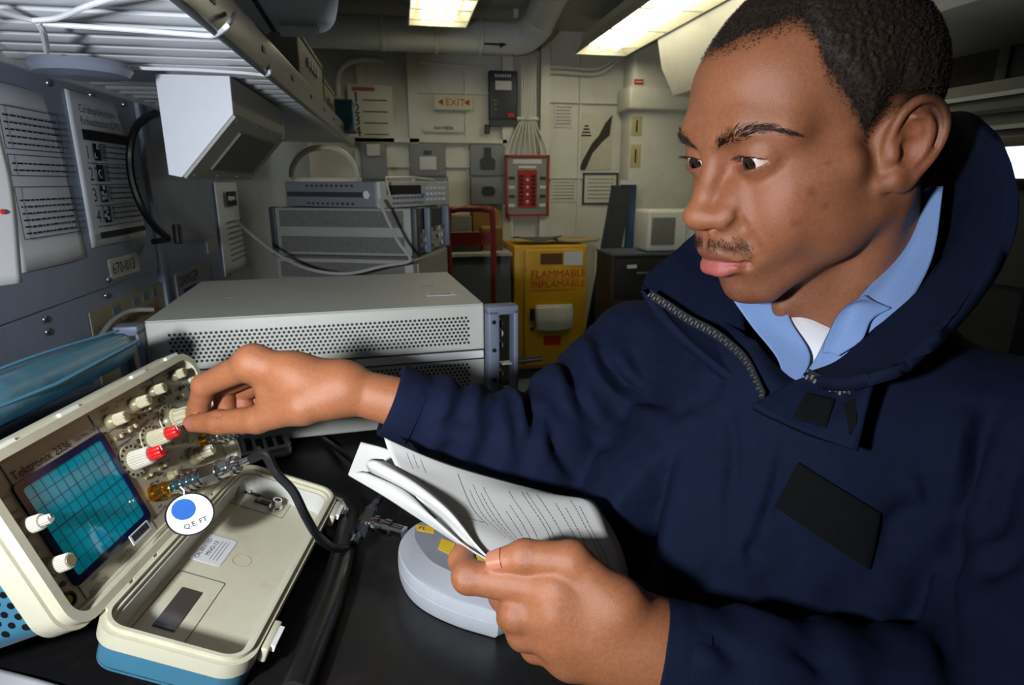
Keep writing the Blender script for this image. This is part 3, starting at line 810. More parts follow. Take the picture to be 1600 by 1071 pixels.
# ------------------------------------------------------------------ jacket, shirt, undershirt
def rel(x, y, z): return np.array([x, y, z+CAMZ])*1000.0
TF = np.array([-.86, -.51, 0]); TS = np.array([-.51, .86, 0]); TZ = np.array([0, 0, 1.0])
TR = np.stack([TF, TS, TZ], 1)
SH_R = pt(1000, 560, .70); SH_L = rel(.47, .265, -.185)
EL_R = pt(832, 708, .635); CU_R = pt(612, 626, .597)
EL_L = pt(1560, 1160, .375); CU_L = pt(1030, 1016, .405)
NECK = hw([(0, -38, -130)])[0]*1000
def crease(V, N, pts, w, dep, rid=.5):
    "soft fold: a valley along a polyline with a raised lip on one side"
    P = np.array(catmull(pts, 6)); d = np.full(len(V), 1e9); sd = np.zeros(len(V))
    m = ((V > P.min(0)-w*6) & (V < P.max(0)+w*6)).all(1); idx = np.where(m)[0]; v = V[idx]
    bd = np.full(len(idx), 1e9); bt = np.zeros(len(idx)); bs = np.zeros((len(idx), 3)); L = len(P)-1
    for i in range(L):
        a = P[i]; ba = P[i+1]-a; t = np.clip(((v-a)@ba)/(ba@ba), 0, 1); q = v-a-t[:, None]*ba; dd = np.linalg.norm(q, axis=1)
        b = dd < bd; bd[b] = dd[b]; bt[b] = (i+t[b])/L
        s_ = np.cross(ba/np.linalg.norm(ba), N[idx][b]); bs[b] = np.sign((q[b]*s_).sum(1))[:, None]
    end = np.sin(np.pi*np.clip(bt, .03, .97))**.6
    s_ = bd*bs[:, 0]
    off = -dep*np.exp(-(bd/w)**2)*end+rid*dep*np.exp(-((s_-1.9*w)/(1.3*w))**2)*end
    V[idx] += N[idx]*off[:, None]
def sculpt_jacket():
    lo = np.array([-60., 60, 560]); hi = np.array([640., 790, 1190])
    S = SDF(lo, hi, 4.2)
    mid = (SH_R+SH_L)/2
    S.ell(mid+TF*22+TZ*-140+TS*14, (122, 164, 230), 0, 'u', TR)
    S.ell(mid+TF*10+TZ*-300+TS*22, (126, 160, 200), 40, 'u', TR)
    S.cap(SH_R+TZ*-8, mid+TZ*6, 62, 70, 40); S.cap(mid+TZ*6, SH_L+TZ*-12, 70, 72, 40)
    S.cap(NECK-TZ*30, mid, 70, 90, 40)
    S.ell(pt(1050, 850, .575), (92, 96, 120), 45, 'u', TR)
    # right sleeve
    S.cap(SH_R, EL_R, 64, 56, 30); S.cap(EL_R, CU_R+(EL_R-CU_R)*.02, 55, 36, 26)
    # left sleeve
    S.cap(SH_L, SH_L*.62+EL_L*.38, 74, 69, 30); S.cap(SH_L*.66+EL_L*.34, EL_L, 69, 63, 9); S.cap(EL_L, CU_L, 60, 33, 9)
    # opening for neck and shirt
    nk = hw([(0, -30, -60), (0, 20, -150)])*1000
    S.cap(nk[0], nk[1], 70, 58, 10, 's')
    S.cap(pt(1320, 430, .48), pt(1275, 520, .465), 62, 40, 12, 's'); S.cap(pt(1275, 520, .465), pt(1236, 590, .45), 38, 12, 10, 's')
    # square sleeve ends
    for c, e in ((CU_R, EL_R), (CU_L, EL_L)):
        d = (c-e)/np.linalg.norm(c-e)
        def cut(x, y, z, c=c, d=d): return -((x-c[0])*d[0]+(y-c[1])*d[1]+(z-c[2])*d[2])
        S.fn(cut, c-90, c+90, 6, 's')
    V, Q = S.mesh(2)
    N = normals(V, Q)
    # broad padding unevenness
    V += N*(2.2*vnoise(V, .016, 51)+1.2*vnoise(V, .05, 52))[:, None]
    # cloth runs round the sleeves in folds
    for a, b, amp, n in ((CU_R, EL_R, 3.4, 4.6), (EL_R, SH_R, 3.0, 3.2), (CU_L, EL_L, 2.2, 4.5)):
        d = (b-a); L = np.linalg.norm(d); d /= L; t = ((V-a)@d)/L; rr = np.linalg.norm(V-a-((V-a)@d)[:, None]*d, axis=1)
        m = np.exp(-(np.maximum(rr-70, 0)/16)**2)*sstep(.05, .25, t)*sstep(1.05, .8, t)
        V += N*(amp*m*np.sin(t*n*6.28+2.5*vnoise(V, .012, 53)+1.2*vnoise(V, .03, 54)))[:, None]
    folds = (
        ([(926, 516), (944, 560), (972, 598), (1012, 624), (1062, 642)], 7.5, 13), ([(868, 550), (890, 577), (908, 628), (950, 698)], 7, 11),
        ([(815, 602), (826, 634), (836, 690)], 5.5, 8), ([(792, 600), (803, 640), (806, 700)], 5.5, 8), ([(760, 600), (752, 640)], 6, 4.5), ([(660, 690), (700, 660), (760, 655)], 7, 4),
        ([(985, 540), (1010, 590), (1045, 620)], 7, 5), ([(850, 640), (870, 700), (905, 750)], 7, 7),
        ([(1548, 640), (1532, 690), (1522, 745), (1506, 795)], 6, 11), ([(1598, 862), (1566, 880), (1530, 902)], 6, 7),
        ([(1440, 735), (1456, 780), (1474, 815)], 4, 3), ([(1506, 800), (1490, 860), (1478, 930), (1480, 1000), (1490, 1060)], 6, 8), ([(1590, 700), (1560, 790), (1545, 850)], 7, 7),
        ([(1140, 640), (1146, 720), (1138, 800)], 5, 4), ([(1226, 690), (1206, 780), (1172, 860), (1150, 930)], 4, 5), ([(1380, 870), (1402, 815), (1446, 790)], 9, 7), ([(1150, 500), (1120, 600), (1070, 640)], 7, 3),
        ([(1090, 990), (1130, 1010), (1160, 1050)], 6, 4), ([(1230, 1010), (1270, 1030), (1300, 1065)], 6, 4), ([(1140, 905), (1200, 940), (1290, 950)], 8, 5))
    for px, w, dep in folds:
        N = normals(V, Q); crease(V, N, list(hit_jacket(px, V, N, 0.0)), w, dep*1.15)
    return V, Q
M_JACKET = mat('navy_cloth', (13, 20, 42), .85, var=.12, scale=90, bump=.3, bscale=1400, spec=.12)
M_VELCRO = mat('velcro', (15, 16, 19), .95, var=.5, scale=900, bump=.8, bscale=2200, spec=.15)
M_SHIRT = mat('chambray', (112, 138, 184), .8, var=.07, scale=700, bump=.15, bscale=2500, spec=.25)
M_TEE = mat('white_cotton', (225, 228, 235), .85, var=.03, scale=400, bump=.15, bscale=2500, spec=.2)
M_ZIP = mat('zip_metal', (120, 122, 128), .35, metal=.8, var=.15, scale=200)
M_ZTAPE = mat('zip_tape', (14, 15, 20), .9, var=.2, scale=300)
def collar_grid():
    b = [pt(1190, 628, .475), pt(1172, 575, .505), pt(1162, 500, .54), pt(1163, 445, .575)]
    t = [pt(1019, 466, .575), pt(1006, 440, .60), pt(1048, 402, .62), pt(1096, 366, .635)]
    b += list(hw([(58, -20, -140), (20, -78, -140), (-38, -78, -132)])*1000)
    t += list(hw([(82, -25, -52), (40, -112, -40)])*1000)+[pt(1474, 178, .515)]
    b += [pt(1464, 440, .475), pt(1452, 440, .462), pt(1424, 470, .452), pt(1362, 530, .45), pt(1310, 572, .452), pt(1258, 592, .456)]
    t += [pt(1540, 205, .445), pt(1576, 290, .410), pt(1564, 400, .392), pt(1492, 502, .388), pt(1416, 570, .392), pt(1366, 590, .402)]
    b = np.array(b); t = np.array(t); rows = []
    out = (b+t)/2-NECK; out /= np.linalg.norm(out, axis=1)[:, None]
    for u_, bul in ((0, 0), (.33, 8), (.66, 9), (.93, 3), (1.0, 0)):
        rows.append(b*(1-u_)+t*u_+out*bul)
    return np.array(rows).transpose(1, 0, 2)
def G(*rows): return np.array([[pt(*p) for p in r] for r in rows])
def patch_grid(poly, JV, JN, lift=2.0, n=7):
    "quad patch (4 pixel corners) laid on the jacket surface"
    P = hit_jacket(np.array([[(1-u_)*(1-v_)*np.array(poly[0])+u_*(1-v_)*np.array(poly[1])+u_*v_*np.array(poly[2])+(1-u_)*v_*np.array(poly[3])
                    for v_ in np.linspace(0, 1, n)] for u_ in np.linspace(0, 1, n)]).reshape(-1, 2), JV, JN, lift)
    return P.reshape(n, n, 3)
def hit_jacket(px, JV, JN, lift):
    "points of the jacket's surface in the directions of the given pixels"
    rel_ = JV/1000-CAM; d = rel_@FW; X = 800+FPX*(rel_@RT)/d; Y = 535.5-FPX*(rel_@UP)/d
    front = ((JN*rel_).sum(1) < 0) & (d > .05)
    X, Y, Vf, Nf, df = X[front], Y[front], JV[front], JN[front], d[front]; out = []
    for (x, y) in px:
        w = (X-x)**2+(Y-y)**2; near = np.argsort(w)[:40]; dm = df[near].min(); near = near[df[near] < dm+.03]
        ww = 1/(w[near]+4.0); dd = (df[near]*ww).sum()/ww.sum(); nn = (Nf[near]*ww[:, None]).sum(0); nn /= np.linalg.norm(nn)
        out.append(mm(at(x, y, dd))+nn*lift)
    return np.array(out)
def teeth(path, step=3.2, size=(1.6, 3.4, 1.5), up=None):
    "zip teeth: small blocks along a path (mm), alternating"
    P = np.array(catmull(path, 12)); L = np.concatenate([[0], np.cumsum(np.linalg.norm(np.diff(P, axis=0), axis=1))]); mb = MB(); k = 0
    for s_ in np.arange(0, L[-1], step):
        i = min(np.searchsorted(L, s_, 'right')-1, len(P)-2); f = (s_-L[i])/max(L[i+1]-L[i], 1e-9); p = P[i]*(1-f)+P[i+1]*f
        t = P[i+1]-P[i]; t = t/np.linalg.norm(t); o = up-t*(up@t); o /= np.linalg.norm(o); s2 = np.cross(o, t)
        q = p+s2*(.9 if k % 2 else -.9); k += 1
        M = Matrix(((t[0], s2[0], o[0], q[0]/1000), (t[1], s2[1], o[1], q[1]/1000), (t[2], s2[2], o[2], q[2]/1000), (0, 0, 0, 1)))
        mb.box((0, 0, 0), [v/1000 for v in size], M)
    return mb
def cuff_ring(c, e, r, w, th, n=40):
    d = (c-e)/np.linalg.norm(c-e); mb = MB()
    prof = [(-w, r-1), (-w, r+th), (-w*.5, r+th+1.2), (0, r+th), (1.5, r+th*.4), (0, r-4), (-6, r-5)]
    mb.lathe(c/1000, d, [(a/1000, b/1000) for a, b in prof], n, False, True)
    return mb
def build_person():
    # body: head and neck, trunk, arms and hands in ONE mesh
    parts = [(hw(HV), HQ)]; cols = [HCOL]
    for S, J in ((left_hand(), 'L'), (right_hand(), 'R')):
        V, Q = S.mesh(2); N = normals(V, Q); cr = []
        if J == 'L':
            vd = mm(at(730, 900, 1.0)-CAM); vd /= np.linalg.norm(vd)
            for J, k_ in ((LI, 1), (LT, 2)):
                d = plane_dirs(J[k_-1], J[k_]); up = np.cross(d, vd); up /= np.linalg.norm(up)
                for o_ in (-4, -1, 2):
                    for t_ in np.linspace(-1, 1, 9): cr.append((J[k_]+d*o_-vd*10.6*math.sqrt(1-.5*t_*t_)+up*7*t_, 1.4, .5, (84, 44, 30)))
            for p in (LI[1], LM[1], LR[1]): cr.append((p, 15, .35, (112, 64, 44)))
            for p in (LI[3], LT[3]): cr.append((p, 13, .4, (186, 112, 86)))
            cr.append((LW1, 40, .25, (120, 76, 50)))
        else:
            vd = mm(at(330, 660, 1.0)-CAM); vd /= np.linalg.norm(vd); d = plane_dirs(RTH[1], RTH[2]); up = np.cross(d, vd); up /= np.linalg.norm(up)
            for o_, L in ((-6, 5), (-3, 7.5), (1, 8), (4.5, 6.5)):
                for t_ in np.linspace(-1, 1, 9): cr.append((RTH[2]+d*(o_+1.2*t_*t_)-vd*11.2*math.sqrt(1-.45*t_*t_)+up*L*t_, 1.5, .55, (84, 44, 32)))
            cr += [(RI[1], 16, .3, (184, 112, 84)), (RTH[2], 12, .5, (120, 62, 46)), (RTH[3], 13, .35, (150, 84, 64)), (RI[0], 16, .25, (190, 122, 88)), (RM[2], 22, .35, (150, 70, 56)), (RR[2], 22, .35, (150, 70, 56))]
        parts.append((V/1000, Q)); cols.append(paint_hand(V, N, None, cr))
    S = SDF((60, 120, 500), (660, 760, 1190), 9.0)
    mid = (SH_R+SH_L)/2
    S.ell(mid+TF*-5+TZ*-190, (80, 130, 180), 0, 'u', TR); S.cap(SH_R, mid, 40, 55, 30); S.cap(mid, SH_L, 55, 42, 30)
    S.cap(NECK+TZ*20, mid+TZ*-80, 40, 50, 20); S.cap(SH_R, EL_R, 42, 36, 20); S.cap(EL_R, RW0, 36, 26, 14); S.cap(SH_L, EL_L, 44, 38, 20); S.cap(EL_L, LW0, 36, 28, 14)
    V, Q = S.mesh(2); parts.append((V/1000, Q)); cols.append(np.tile(SKIN, (len(V), 1)))
    V, Q = cat_mesh(parts); o = link('person', np_mesh('person', V, Q, col=np.concatenate(cols)), M_SKIN)
    tag(o, 'man in navy jacket seated at the bench turning an oscilloscope knob, papers in hand', 'person')
    v, q = head_hair(); link('hair', np_mesh('hair', hw(v), q), M_HAIR, o)
    for n, (v, q) in zip(('eyebrows', 'moustache', 'eyelashes'), facial_hair()): link(n, np_mesh(n, hw(v), q), M_HAIR, o)
    for s_ in (1, -1):
        v, q, c = eye_mesh(s_, (-.09, .96, -.17) if s_ < 0 else (-.20, .94, -.20)); link('eye', np_mesh('eye', hw(v), q, col=c), M_EYE, o)
    M_NAIL = mat('fingernail', (168, 108, 84), .28, var=.05, coat=.3)
    vw = -mm(at(780, 870, 1)-CAM); vw /= np.linalg.norm(vw)
    v, q = nail(LT[2:], 9.6, vw+np.array([0, 0, .45]), .72, 10.5, -1.5); link('thumbnail', np_mesh('nail', v/1000, q), M_NAIL, o)
    vw = -mm(at(310, 662, 1)-CAM); vw /= np.linalg.norm(vw)
    v, q = nail(RTH[2:], 9.6, vw+np.array([0, 0, -.10]), .80, 13, 3.5); link('thumbnail', np_mesh('nail', v/1000, q), mat('thumbnail', (150, 92, 76), .3, var=.06, coat=.3), o)
    # jacket
    JV, JQ = sculpt_jacket(); JN = normals(JV, JQ)
    jk = link('jacket', np_mesh('jacket', JV/1000, JQ), M_JACKET, o)
    ds = lambda P: 1.2*vnoise(P, .03, 61)+.5*vnoise(P, .1, 62)
    V, Q = sheet_np(collar_grid(), 9, 6, 6, ds); link('collar', np_mesh('collar', V/1000, Q), M_JACKET, jk)
    fl = G([(1176, 637, .452), (1230, 604, .452), (1262, 590, .450)], [(1205, 652, .440), (1255, 626, .440), (1300, 610, .440)],
           [(1262, 678, .428), (1300, 652, .428), (1335, 612, .430)], [(1340, 706, .408), (1356, 640, .410), (1368, 584, .412)])
    V, Q = sheet_np(fl, 6, 8, 8, ds); link('storm_flap', np_mesh('storm_flap', V/1000, Q), M_JACKET, jk)
    vw = -mm(at(1280, 640, 1)-CAM); vw /= np.linalg.norm(vw)
    def on_flap(px, lift=5.0):
        Gf = bicubic(fl, 8, 8).reshape(-1, 3); r_ = Gf/1000-CAM; d = r_@FW; X = 800+FPX*(r_@RT)/d; Y = 535.5-FPX*(r_@UP)/d; out = []
        for x, y in px:
            w = 1/((X-x)**2+(Y-y)**2+3)**2; out.append(mm(at(x, y, (d*w).sum()/w.sum()))+vw*lift)
        return np.array(out)
    def quadpx(c, n): return np.array([[(1-u_)*(1-v_)*np.array(c[0])+u_*(1-v_)*np.array(c[1])+u_*v_*np.array(c[2])+(1-u_)*v_*np.array(c[3]) for v_ in np.linspace(0, 1, n)] for u_ in np.linspace(0, 1, n)]).reshape(-1, 2)
    for c in (((1259, 615), (1304, 625), (1291, 668), (1238, 652)), ((1320, 634), (1337, 624), (1338, 662), (1327, 680))):
        V, Q = sheet_np(on_flap(quadpx(c, 4)).reshape(4, 4, 3), 1.6, 3, 3); link('velcro_patch', np_mesh('velcro_patch', V/1000, Q), M_VELCRO, jk)
    V, Q = sheet_np(patch_grid(((1248, 723), (1372, 800), (1357, 888), (1213, 792)), JV, JN, 2.4), 2.0, 3, 3)
    link('velcro_patch', np_mesh('velcro_patch', V/1000, Q), M_VELCRO, jk)
    zp = [pt(1016, 461, .566), pt(1046, 480, .552), pt(1077, 501, .536), pt(1110, 518, .52), pt(1138, 538, .505), pt(1168, 568, .485), pt(1194, 622, .462)]
    V, Q = sheet_np(np.array([np.array(zp)+np.array([0, 0, 5.]), np.array(zp)-np.array([0, 0, 4.])]).transpose(1, 0, 2), 1.5, 6, 3); zt = link('zipper', np_mesh('zipper', V/1000, Q), M_ZTAPE, jk)
    teeth([p+vw*2.2 for p in zp], 3.3, up=vw).build('zipper_teeth', M_ZIP, zt)['kind'] = 'stuff'
    zp2 = on_flap(np.array([(1262, 589), (1285, 600), (1309, 612), (1330, 610), (1351, 599)]), 4.0)
    V, Q = sheet_np(np.array([zp2+np.array([0, 0, 6.]), zp2-np.array([0, 0, 6.])]).transpose(1, 0, 2), 1.5, 6, 3); zt = link('zipper', np_mesh('zipper', V/1000, Q), M_ZTAPE, jk)
    teeth([p+vw*2 for p in zp2], 3.0, up=vw).build('zipper_teeth', mat('zip_dark', (46, 46, 50), .45, metal=.6), zt)['kind'] = 'stuff'
    for c, e, r in ((CU_R, EL_R, 35), (CU_L, EL_L, 32)): cuff_ring(c, e, r, 26, 2.2).build('cuff', M_JACKET, jk)
    # shirt and undershirt
    far = G([(1146, 470, 0.538), (1185, 466, 0.532), (1224, 462, 0.522)], [(1176, 512, 0.522), (1206, 506, 0.516), (1236, 502, 0.504)],
            [(1214, 560, 0.495), (1238, 552, 0.493), (1266, 557, 0.484)], [(1226, 606, 0.476), (1236, 608, 0.474), (1244, 606, 0.472)])
    near = G([(1440, 300, 0.477), (1454, 292, 0.468), (1474, 292, 0.460)], [(1408, 385, 0.472), (1426, 392, 0.458), (1456, 405, 0.450)],
             [(1338, 470, 0.472), (1362, 480, 0.454), (1405, 496, 0.445)], [(1304, 506, 0.478), (1326, 524, 0.462), (1356, 548, 0.452)],
             [(1274, 562, 0.476), (1292, 576, 0.466), (1306, 590, 0.458)], [(1243, 606, 0.474), (1248, 610, 0.470), (1254, 614, 0.466)])
    leaf = G([(1352, 462, 0.460), (1368, 472, 0.452), (1392, 482, 0.446)], [(1314, 487, 0.466), (1336, 480, 0.453), (1362, 500, 0.448)],
             [(1292, 530, 0.470), (1318, 524, 0.456), (1346, 532, 0.449)], [(1286, 552, 0.471), (1298, 552, 0.464), (1310, 556, 0.458)])
    V, Q = sheet_np(far, 1.6, 8, 8, lambda P: .6*vnoise(P, .05, 71)); sh = link('shirt', np_mesh('shirt', V/1000, Q), M_SHIRT, o)
    for g in (near, leaf):
        V, Q = sheet_np(g, 1.8, 8, 8, lambda P: .6*vnoise(P, .05, 72)); link('shirt_collar', np_mesh('shirt_collar', V/1000, Q), M_SHIRT, sh)
    tee = G([(1212, 452, 0.530), (1250, 490, 0.514), (1300, 512, 0.502)], [(1224, 476, 0.520), (1256, 507, 0.506), (1300, 526, 0.495)],
            [(1236, 510, 0.506), (1262, 536, 0.496), (1296, 548, 0.488)], [(1246, 560, 0.495), (1266, 580, 0.487), (1288, 580, 0.482)])
    V, Q = sheet_np(tee, 2.5, 8, 8); link('undershirt', np_mesh('undershirt', V/1000, Q), M_TEE, o)
    # legs under the bench
    S = SDF((20, 180, -10), (640, 860, 640), 9.0); hp = rel(.50, .49, -.60)
    for sy, kn in ((-1, rel(.13, .33, -.62)), (1, rel(.15, .70, -.62))):
        h_ = hp+TS*sy*85; ft = np.array([kn[0]+40, kn[1], 60.]); S.cap(h_, kn, 88, 66, 30); S.cap(kn, ft, 66, 54, 20)
    S.ell(hp, (130, 180, 100), 40, 'u', TR); V, Q = S.mesh(2); link('trousers', np_mesh('trousers', V/1000, Q), M_JACKET, o)
    for kn in (rel(.13, .33, -.62), rel(.15, .70, -.62)):
        S = SDF(kn*[1, 1, 0]+[-170, -70, 0], kn*[1, 1, 0]+[120, 70, 190], 6.0); S.cap(kn*[1, 1, 0]+[45, 0, 46], kn*[1, 1, 0]+[-110, 0, 40], 44, 38, 10); S.cap(kn*[1, 1, 0]+[40, 0, 50], kn*[1, 1, 0]+[40, 0, 150], 46, 50, 20)
        def flat(x, y, z): return z-4
        S.fn(flat, kn*[1, 1, 0]+[-180, -80, 0], kn*[1, 1, 0]+[130, 80, 10], 0, 's')
        V, Q = S.mesh(1); link('boot', np_mesh('boot', V/1000, Q), mat('boot_leather', (18, 17, 17), .4, var=.2), o)
    return o
PERSON = build_person()
# ------------------------------------------------------------------ oscilloscope
M_TEAL = mat('teal_vinyl_paint', (62, 116, 142), .42, var=.05, scale=30, bump=.05, bscale=600)
M_CREAM = mat('cream_plastic', (196, 192, 170), .4, var=.03, scale=25, dirt=((140, 130, 104), .3), dirtscale=25)
M_PANEL = mat('panel_grey_beige', (158, 152, 132), .45, var=.03, scale=20)
M_KNOB = mat('knob_beige', (170, 164, 138), .4, var=.04)
M_KSK = mat('knob_skirt', (128, 118, 88), .35, var=.04)
M_RED = mat('red_knob', (198, 26, 28), .3, var=.04)
M_CRT = mat('crt_glass', (8, 112, 132), .06, var=.04, scale=5, coat=.5, emit=((.0, .20, .26), .35))
M_CRTF = mat('crt_surround', (14, 26, 60), .15, var=.05)
M_CHROME = mat('nickel', (205, 205, 205), .16, metal=1.0, var=.06)
M_BRASS = mat('gold_plate', (206, 160, 72), .25, metal=1.0, var=.08)
M_BLUE = mat('light_blue_ink', (96, 140, 160), .5)
SA = np.array([-.257, .428, -.318+CAMZ]); SW = np.array([.1656, .9862, 0.]); SU = np.array([-.3394, .0564, .9389])
SM = frame(SA, SW, SU); SN = np.array(SM.col[2][:3])
def sp(x, y, lift=0.0):
    "pixel -> scope panel coordinates"
    r = ray(x, y); o = SA+SN*lift; P = CAM+r*(((o-CAM)@SN)/(r@SN)); q = P-o; return float(q@np.array(SM.col[0][:3])), float(q@np.array(SM.col[1][:3]))
scope = empty('oscilloscope', SM, 'teal and cream portable oscilloscope with blue-green screen and open lid', 'oscilloscope')
def sc(mb, name, m, parent=None): return mb.build(name, m, parent if parent is not None else scope)
cs = sc(MB().prism(rrect(.290, .140, .020, 6, .14, .065), -.218, -.012), 'case', M_TEAL)
vh = MB()
for i in range(7):
    for j in range(9):
        vh.lathe((-.0048, .012+.0098*i+(.0049 if j % 2 else 0), -.022-.0085*j), (-1, 0, 0), [(0, .0028), (.0006, .0028)], 8)
vo = sc(vh, 'vent_holes', M_BLACKP, cs); vo['kind'] = 'stuff'
bz = MB().ring(rrect(.300, .150, .024, 8, .14, .065), rrect(.276, .126, .016, 8, .14, .065), -.014, .004)
bz.ring(rrect(.294, .144, .022, 8, .14, .065), rrect(.280, .130, .017, 8, .14, .065), .004, .013)
sc(bz, 'bezel', M_CREAM)
for x in (.03, .10, .20, .262):
    MB().box((x, .1375, .004), (.022, .004, .006)).build('bezel_notch', mat('clear_clip', (225, 225, 222), .2), scope)
sc(MB().prism(rrect(.278, .128, .016, 8, .14, .065), -.010, 0.0), 'front_panel', M_PANEL)
# CRT
(x0, y0), (x1, y1) = sp(122, 905), sp(150, 685)
scx, scy, sw, sh = .0735, .0625, .090, .080
sc(MB().ring(rrect(sw+.012, sh+.012, .004, 3, scx, scy), rrect(sw, sh, .003, 3, scx, scy), 0, .0022), 'screen_frame', M_CRTF)
crt = sc(MB().box((scx, scy, .0006), (sw, sh, .001)), 'screen', M_CRT)
gl = MB()
for i in range(1, 10): gl.box((scx-sw/2+sw*i/10, scy, .0013), (.0004, sh, .0002))
for i in range(1, 8): gl.box((scx, scy-sh/2+sh*i/8, .0013), (sw, .0004, .0002))
for i in range(50):
    gl.box((scx-sw/2+sw*i/50, scy, .0013), (.0003, .002, .0002)); gl.box((scx, scy-sh/2+sh*i/50, .0013), (.002, .0003, .0002))
g_ = sc(gl, 'graticule', mat('graticule_ink', (4, 76, 92), .3), crt); g_['kind'] = 'stuff'
def T(x, y, z=.0006): return Matrix.Translation((x, y, z))
text('Tektronix', .0098, M_INK, scope, T(.028, .1105)); text('2336', .0092, M_INK, scope, T(.071, .1105)); text('100 MHz OSCILLOSCOPE', .0050, M_INK, scope, T(.094, .1112))
for (s_, x, y, z) in (('ROTATION', .002, .103, .0032), ('BEAM FIND', .004, .0905, .003), ('FOCUS', .006, .060, .003), ('INTENSITY', .002, .057, .003), ('POWER', .004, .026, .003), ('ON', .018, .024, .003),
                   ('TRIGGER', .136, .122, .003), ('LEVEL', .165, .122, .003), ('SLOPE', .2, .122, .003), ('A AND B TIME/DIV', .19, .098, .003), ('DELAY TIME', .24, .122, .003), ('CH 1 VOLTS/DIV', .128, .0855, .003), ('CH 2 VOLTS/DIV', .165, .0905, .003),
                   ('CH 1 OR X', .128, .012, .003), ('CH 2 OR Y', .2, .012, .003), ('POSITION', .13, .094, .003), ('VERT MODE', .155, .10, .003), ('AC  GND  DC', .15, .045, .003), ('SERIAL', .038, .011, .003)):
    text(s_, z, M_INK, scope, T(x, y))
text('B019626', .0060, M_INKG, scope, T(.030, .003)); text('233CTA', .0055, M_INKG, scope, T(.068, .0055))
# panel outlines in blue and black
ol = MB()
for (xa, ya, xb, yb) in ((.124, .088, .160, .104), (.0, .0, .0, .0), (.222, .082, .272, .126)):
    if xb > xa:
        for (cx, cy, w, h_) in (((xa+xb)/2, ya, xb-xa, .0007), ((xa+xb)/2, yb, xb-xa, .0007), (xa, (ya+yb)/2, .0007, yb-ya), (xb, (ya+yb)/2, .0007, yb-ya)): ol.box((cx, cy, .0004), (w, h_, .0004))
sc(ol, 'panel_outline', M_BLUE)
MB().box((.1225, .065, .0004), (.0008, .122, .0006)).build('panel_divider', M_INKG, scope); MB().box((.0255, .065, .0004), (.0008, .122, .0006)).build('panel_divider', M_INKG, scope)
def knob(x, y, r, l, m=M_KNOB, skirt=None, cap=None, name='knob'):
    k = MB().lathe((0, 0, 0), (0, 0, 1), [(0, r*1.02), (l*.08, r), (l*.92, r*.93), (l, r*.84)], 48, True, False, .045, 24).build(name, m, scope, T(x, y, 0))
    if skirt: MB().lathe((0, 0, .0003), (0, 0, 1), [(0, skirt), (.0032, skirt*.97), (.0060, r*1.06)], 32).build('skirt', M_KSK, k)
    if cap:
        cm, cr, cl = cap
        MB().lathe((0, 0, l), (0, 0, 1), [(0, cr), (cl*.9, cr*.94), (cl, cr*.8)], 36, True, False, .06, 12).build('cap', cm, k)
        MB().box((0, cr*.5, l+cl+.0002), (.0009, cr*.8, .0006)).build('pointer', M_PAPER, k)
    else: MB().lathe((0, 0, l), (0, 0, 1), [(0, r*.7), (.0006, r*.66)], 24).build('knob_face', M_KSK, k)
    return k
def dial(x, y, r):
    MB().lathe((x, y, .0002), (0, 0, 1), [(0, r), (.0012, r*.98)], 40).build('dial_plate', M_KNOB, scope)
    t = MB()
    for i in range(16):
        a = 2*math.pi*i/16; t.box((x+math.cos(a)*r*.86, y+math.sin(a)*r*.86, .0016), (.0022, .0022, .0003))
    t.build('dial_numbers', M_INK, scope)['kind'] = 'stuff'
knob(.0115, .0790, .0062, .019, mat('knob_white', (178, 174, 160), .4), .0085, (mat('knob_white', (178, 174, 160), .4), .0036, .007))
knob(.0125, .0430, .0064, .020, mat('knob_white', (178, 174, 160), .4), .0085)
for (px, py, r, l) in ((172, 660, .0056, .017), (209, 633, .0056, .017), (237, 613, .0054, .015), (271, 588, .0052, .014)):
    x, y = sp(px, py); knob(x, y, r, l, M_KNOB, r*1.35)
x, y = sp(207, 721); dial(x, y, .0165); knob(x, y, .0088, .020, mat('knob_white', (178, 174, 160), .4), None, (M_RED, .0058, .0115), 'volts_knob')
x, y = sp(236, 688); dial(x, y, .0155); knob(x, y, .0082, .019, M_KNOB, None, (M_RED, .0056, .0110), 'volts_knob')
x, y = sp(266, 657); dial(x, y, .0175); knob(x, y, .0105, .010, M_KNOB, .0135, (M_KNOB, .0088, .013), 'time_knob')
x, y = sp(302, 713); knob(x, y, .0078, .012, M_KSK, .0105, (M_KNOB, .0058, .012))
x, y = sp(268, 745); knob(x, y, .0052, .009, M_KSK, .0065)
# slide switches, screws, lamp, push buttons
for (px, py, w, h_) in ((183, 684, .010, .004), (196, 676, .012, .004), (205, 668, .010, .005), (222, 650, .012, .004), (228, 640, .010, .004), (252, 624, .010, .004), (262, 614, .012, .005), (281, 620, .010, .004), (283, 606, .008, .004), (230, 745, .010, .003), (252, 730, .012, .003), (290, 690, .010, .003)):
    x, y = sp(px, py); b_ = MB().box((0, 0, .0012), (w, h_, .0024), None, .0006).build('slide_switch', M_KSK, scope, T(x, y, 0)); MB().box((w*.2, 0, .0034), (w*.25, h_*.9, .002)).build('switch_lever', M_KNOB, b_)
for (px, py) in ((5, 797), (47, 862), (98, 913), (216, 690), (262, 660)):
    x, y = sp(px, py); MB().lathe((0, 0, 0), (0, 0, 1), [(0, .0024), (.0008, .0022)], 14).build('adjust_screw', M_BLACKP, scope, T(x, y, 0))
x, y = sp(105, 938); MB().lathe((0, 0, 0), (0, 0, 1), [(0, .0062), (.003, .006), (.003, .0046), (.001, .0042)], 24).build('power_button', M_BLACKP, scope, T(x, y, 0)); MB().lathe((0, 0, .001), (0, 0, 1), [(0, .004), (.0012, .003)], 16).build('power_lamp', mat('green_lamp', (120, 150, 40), .2), scope, T(x, y, 0))
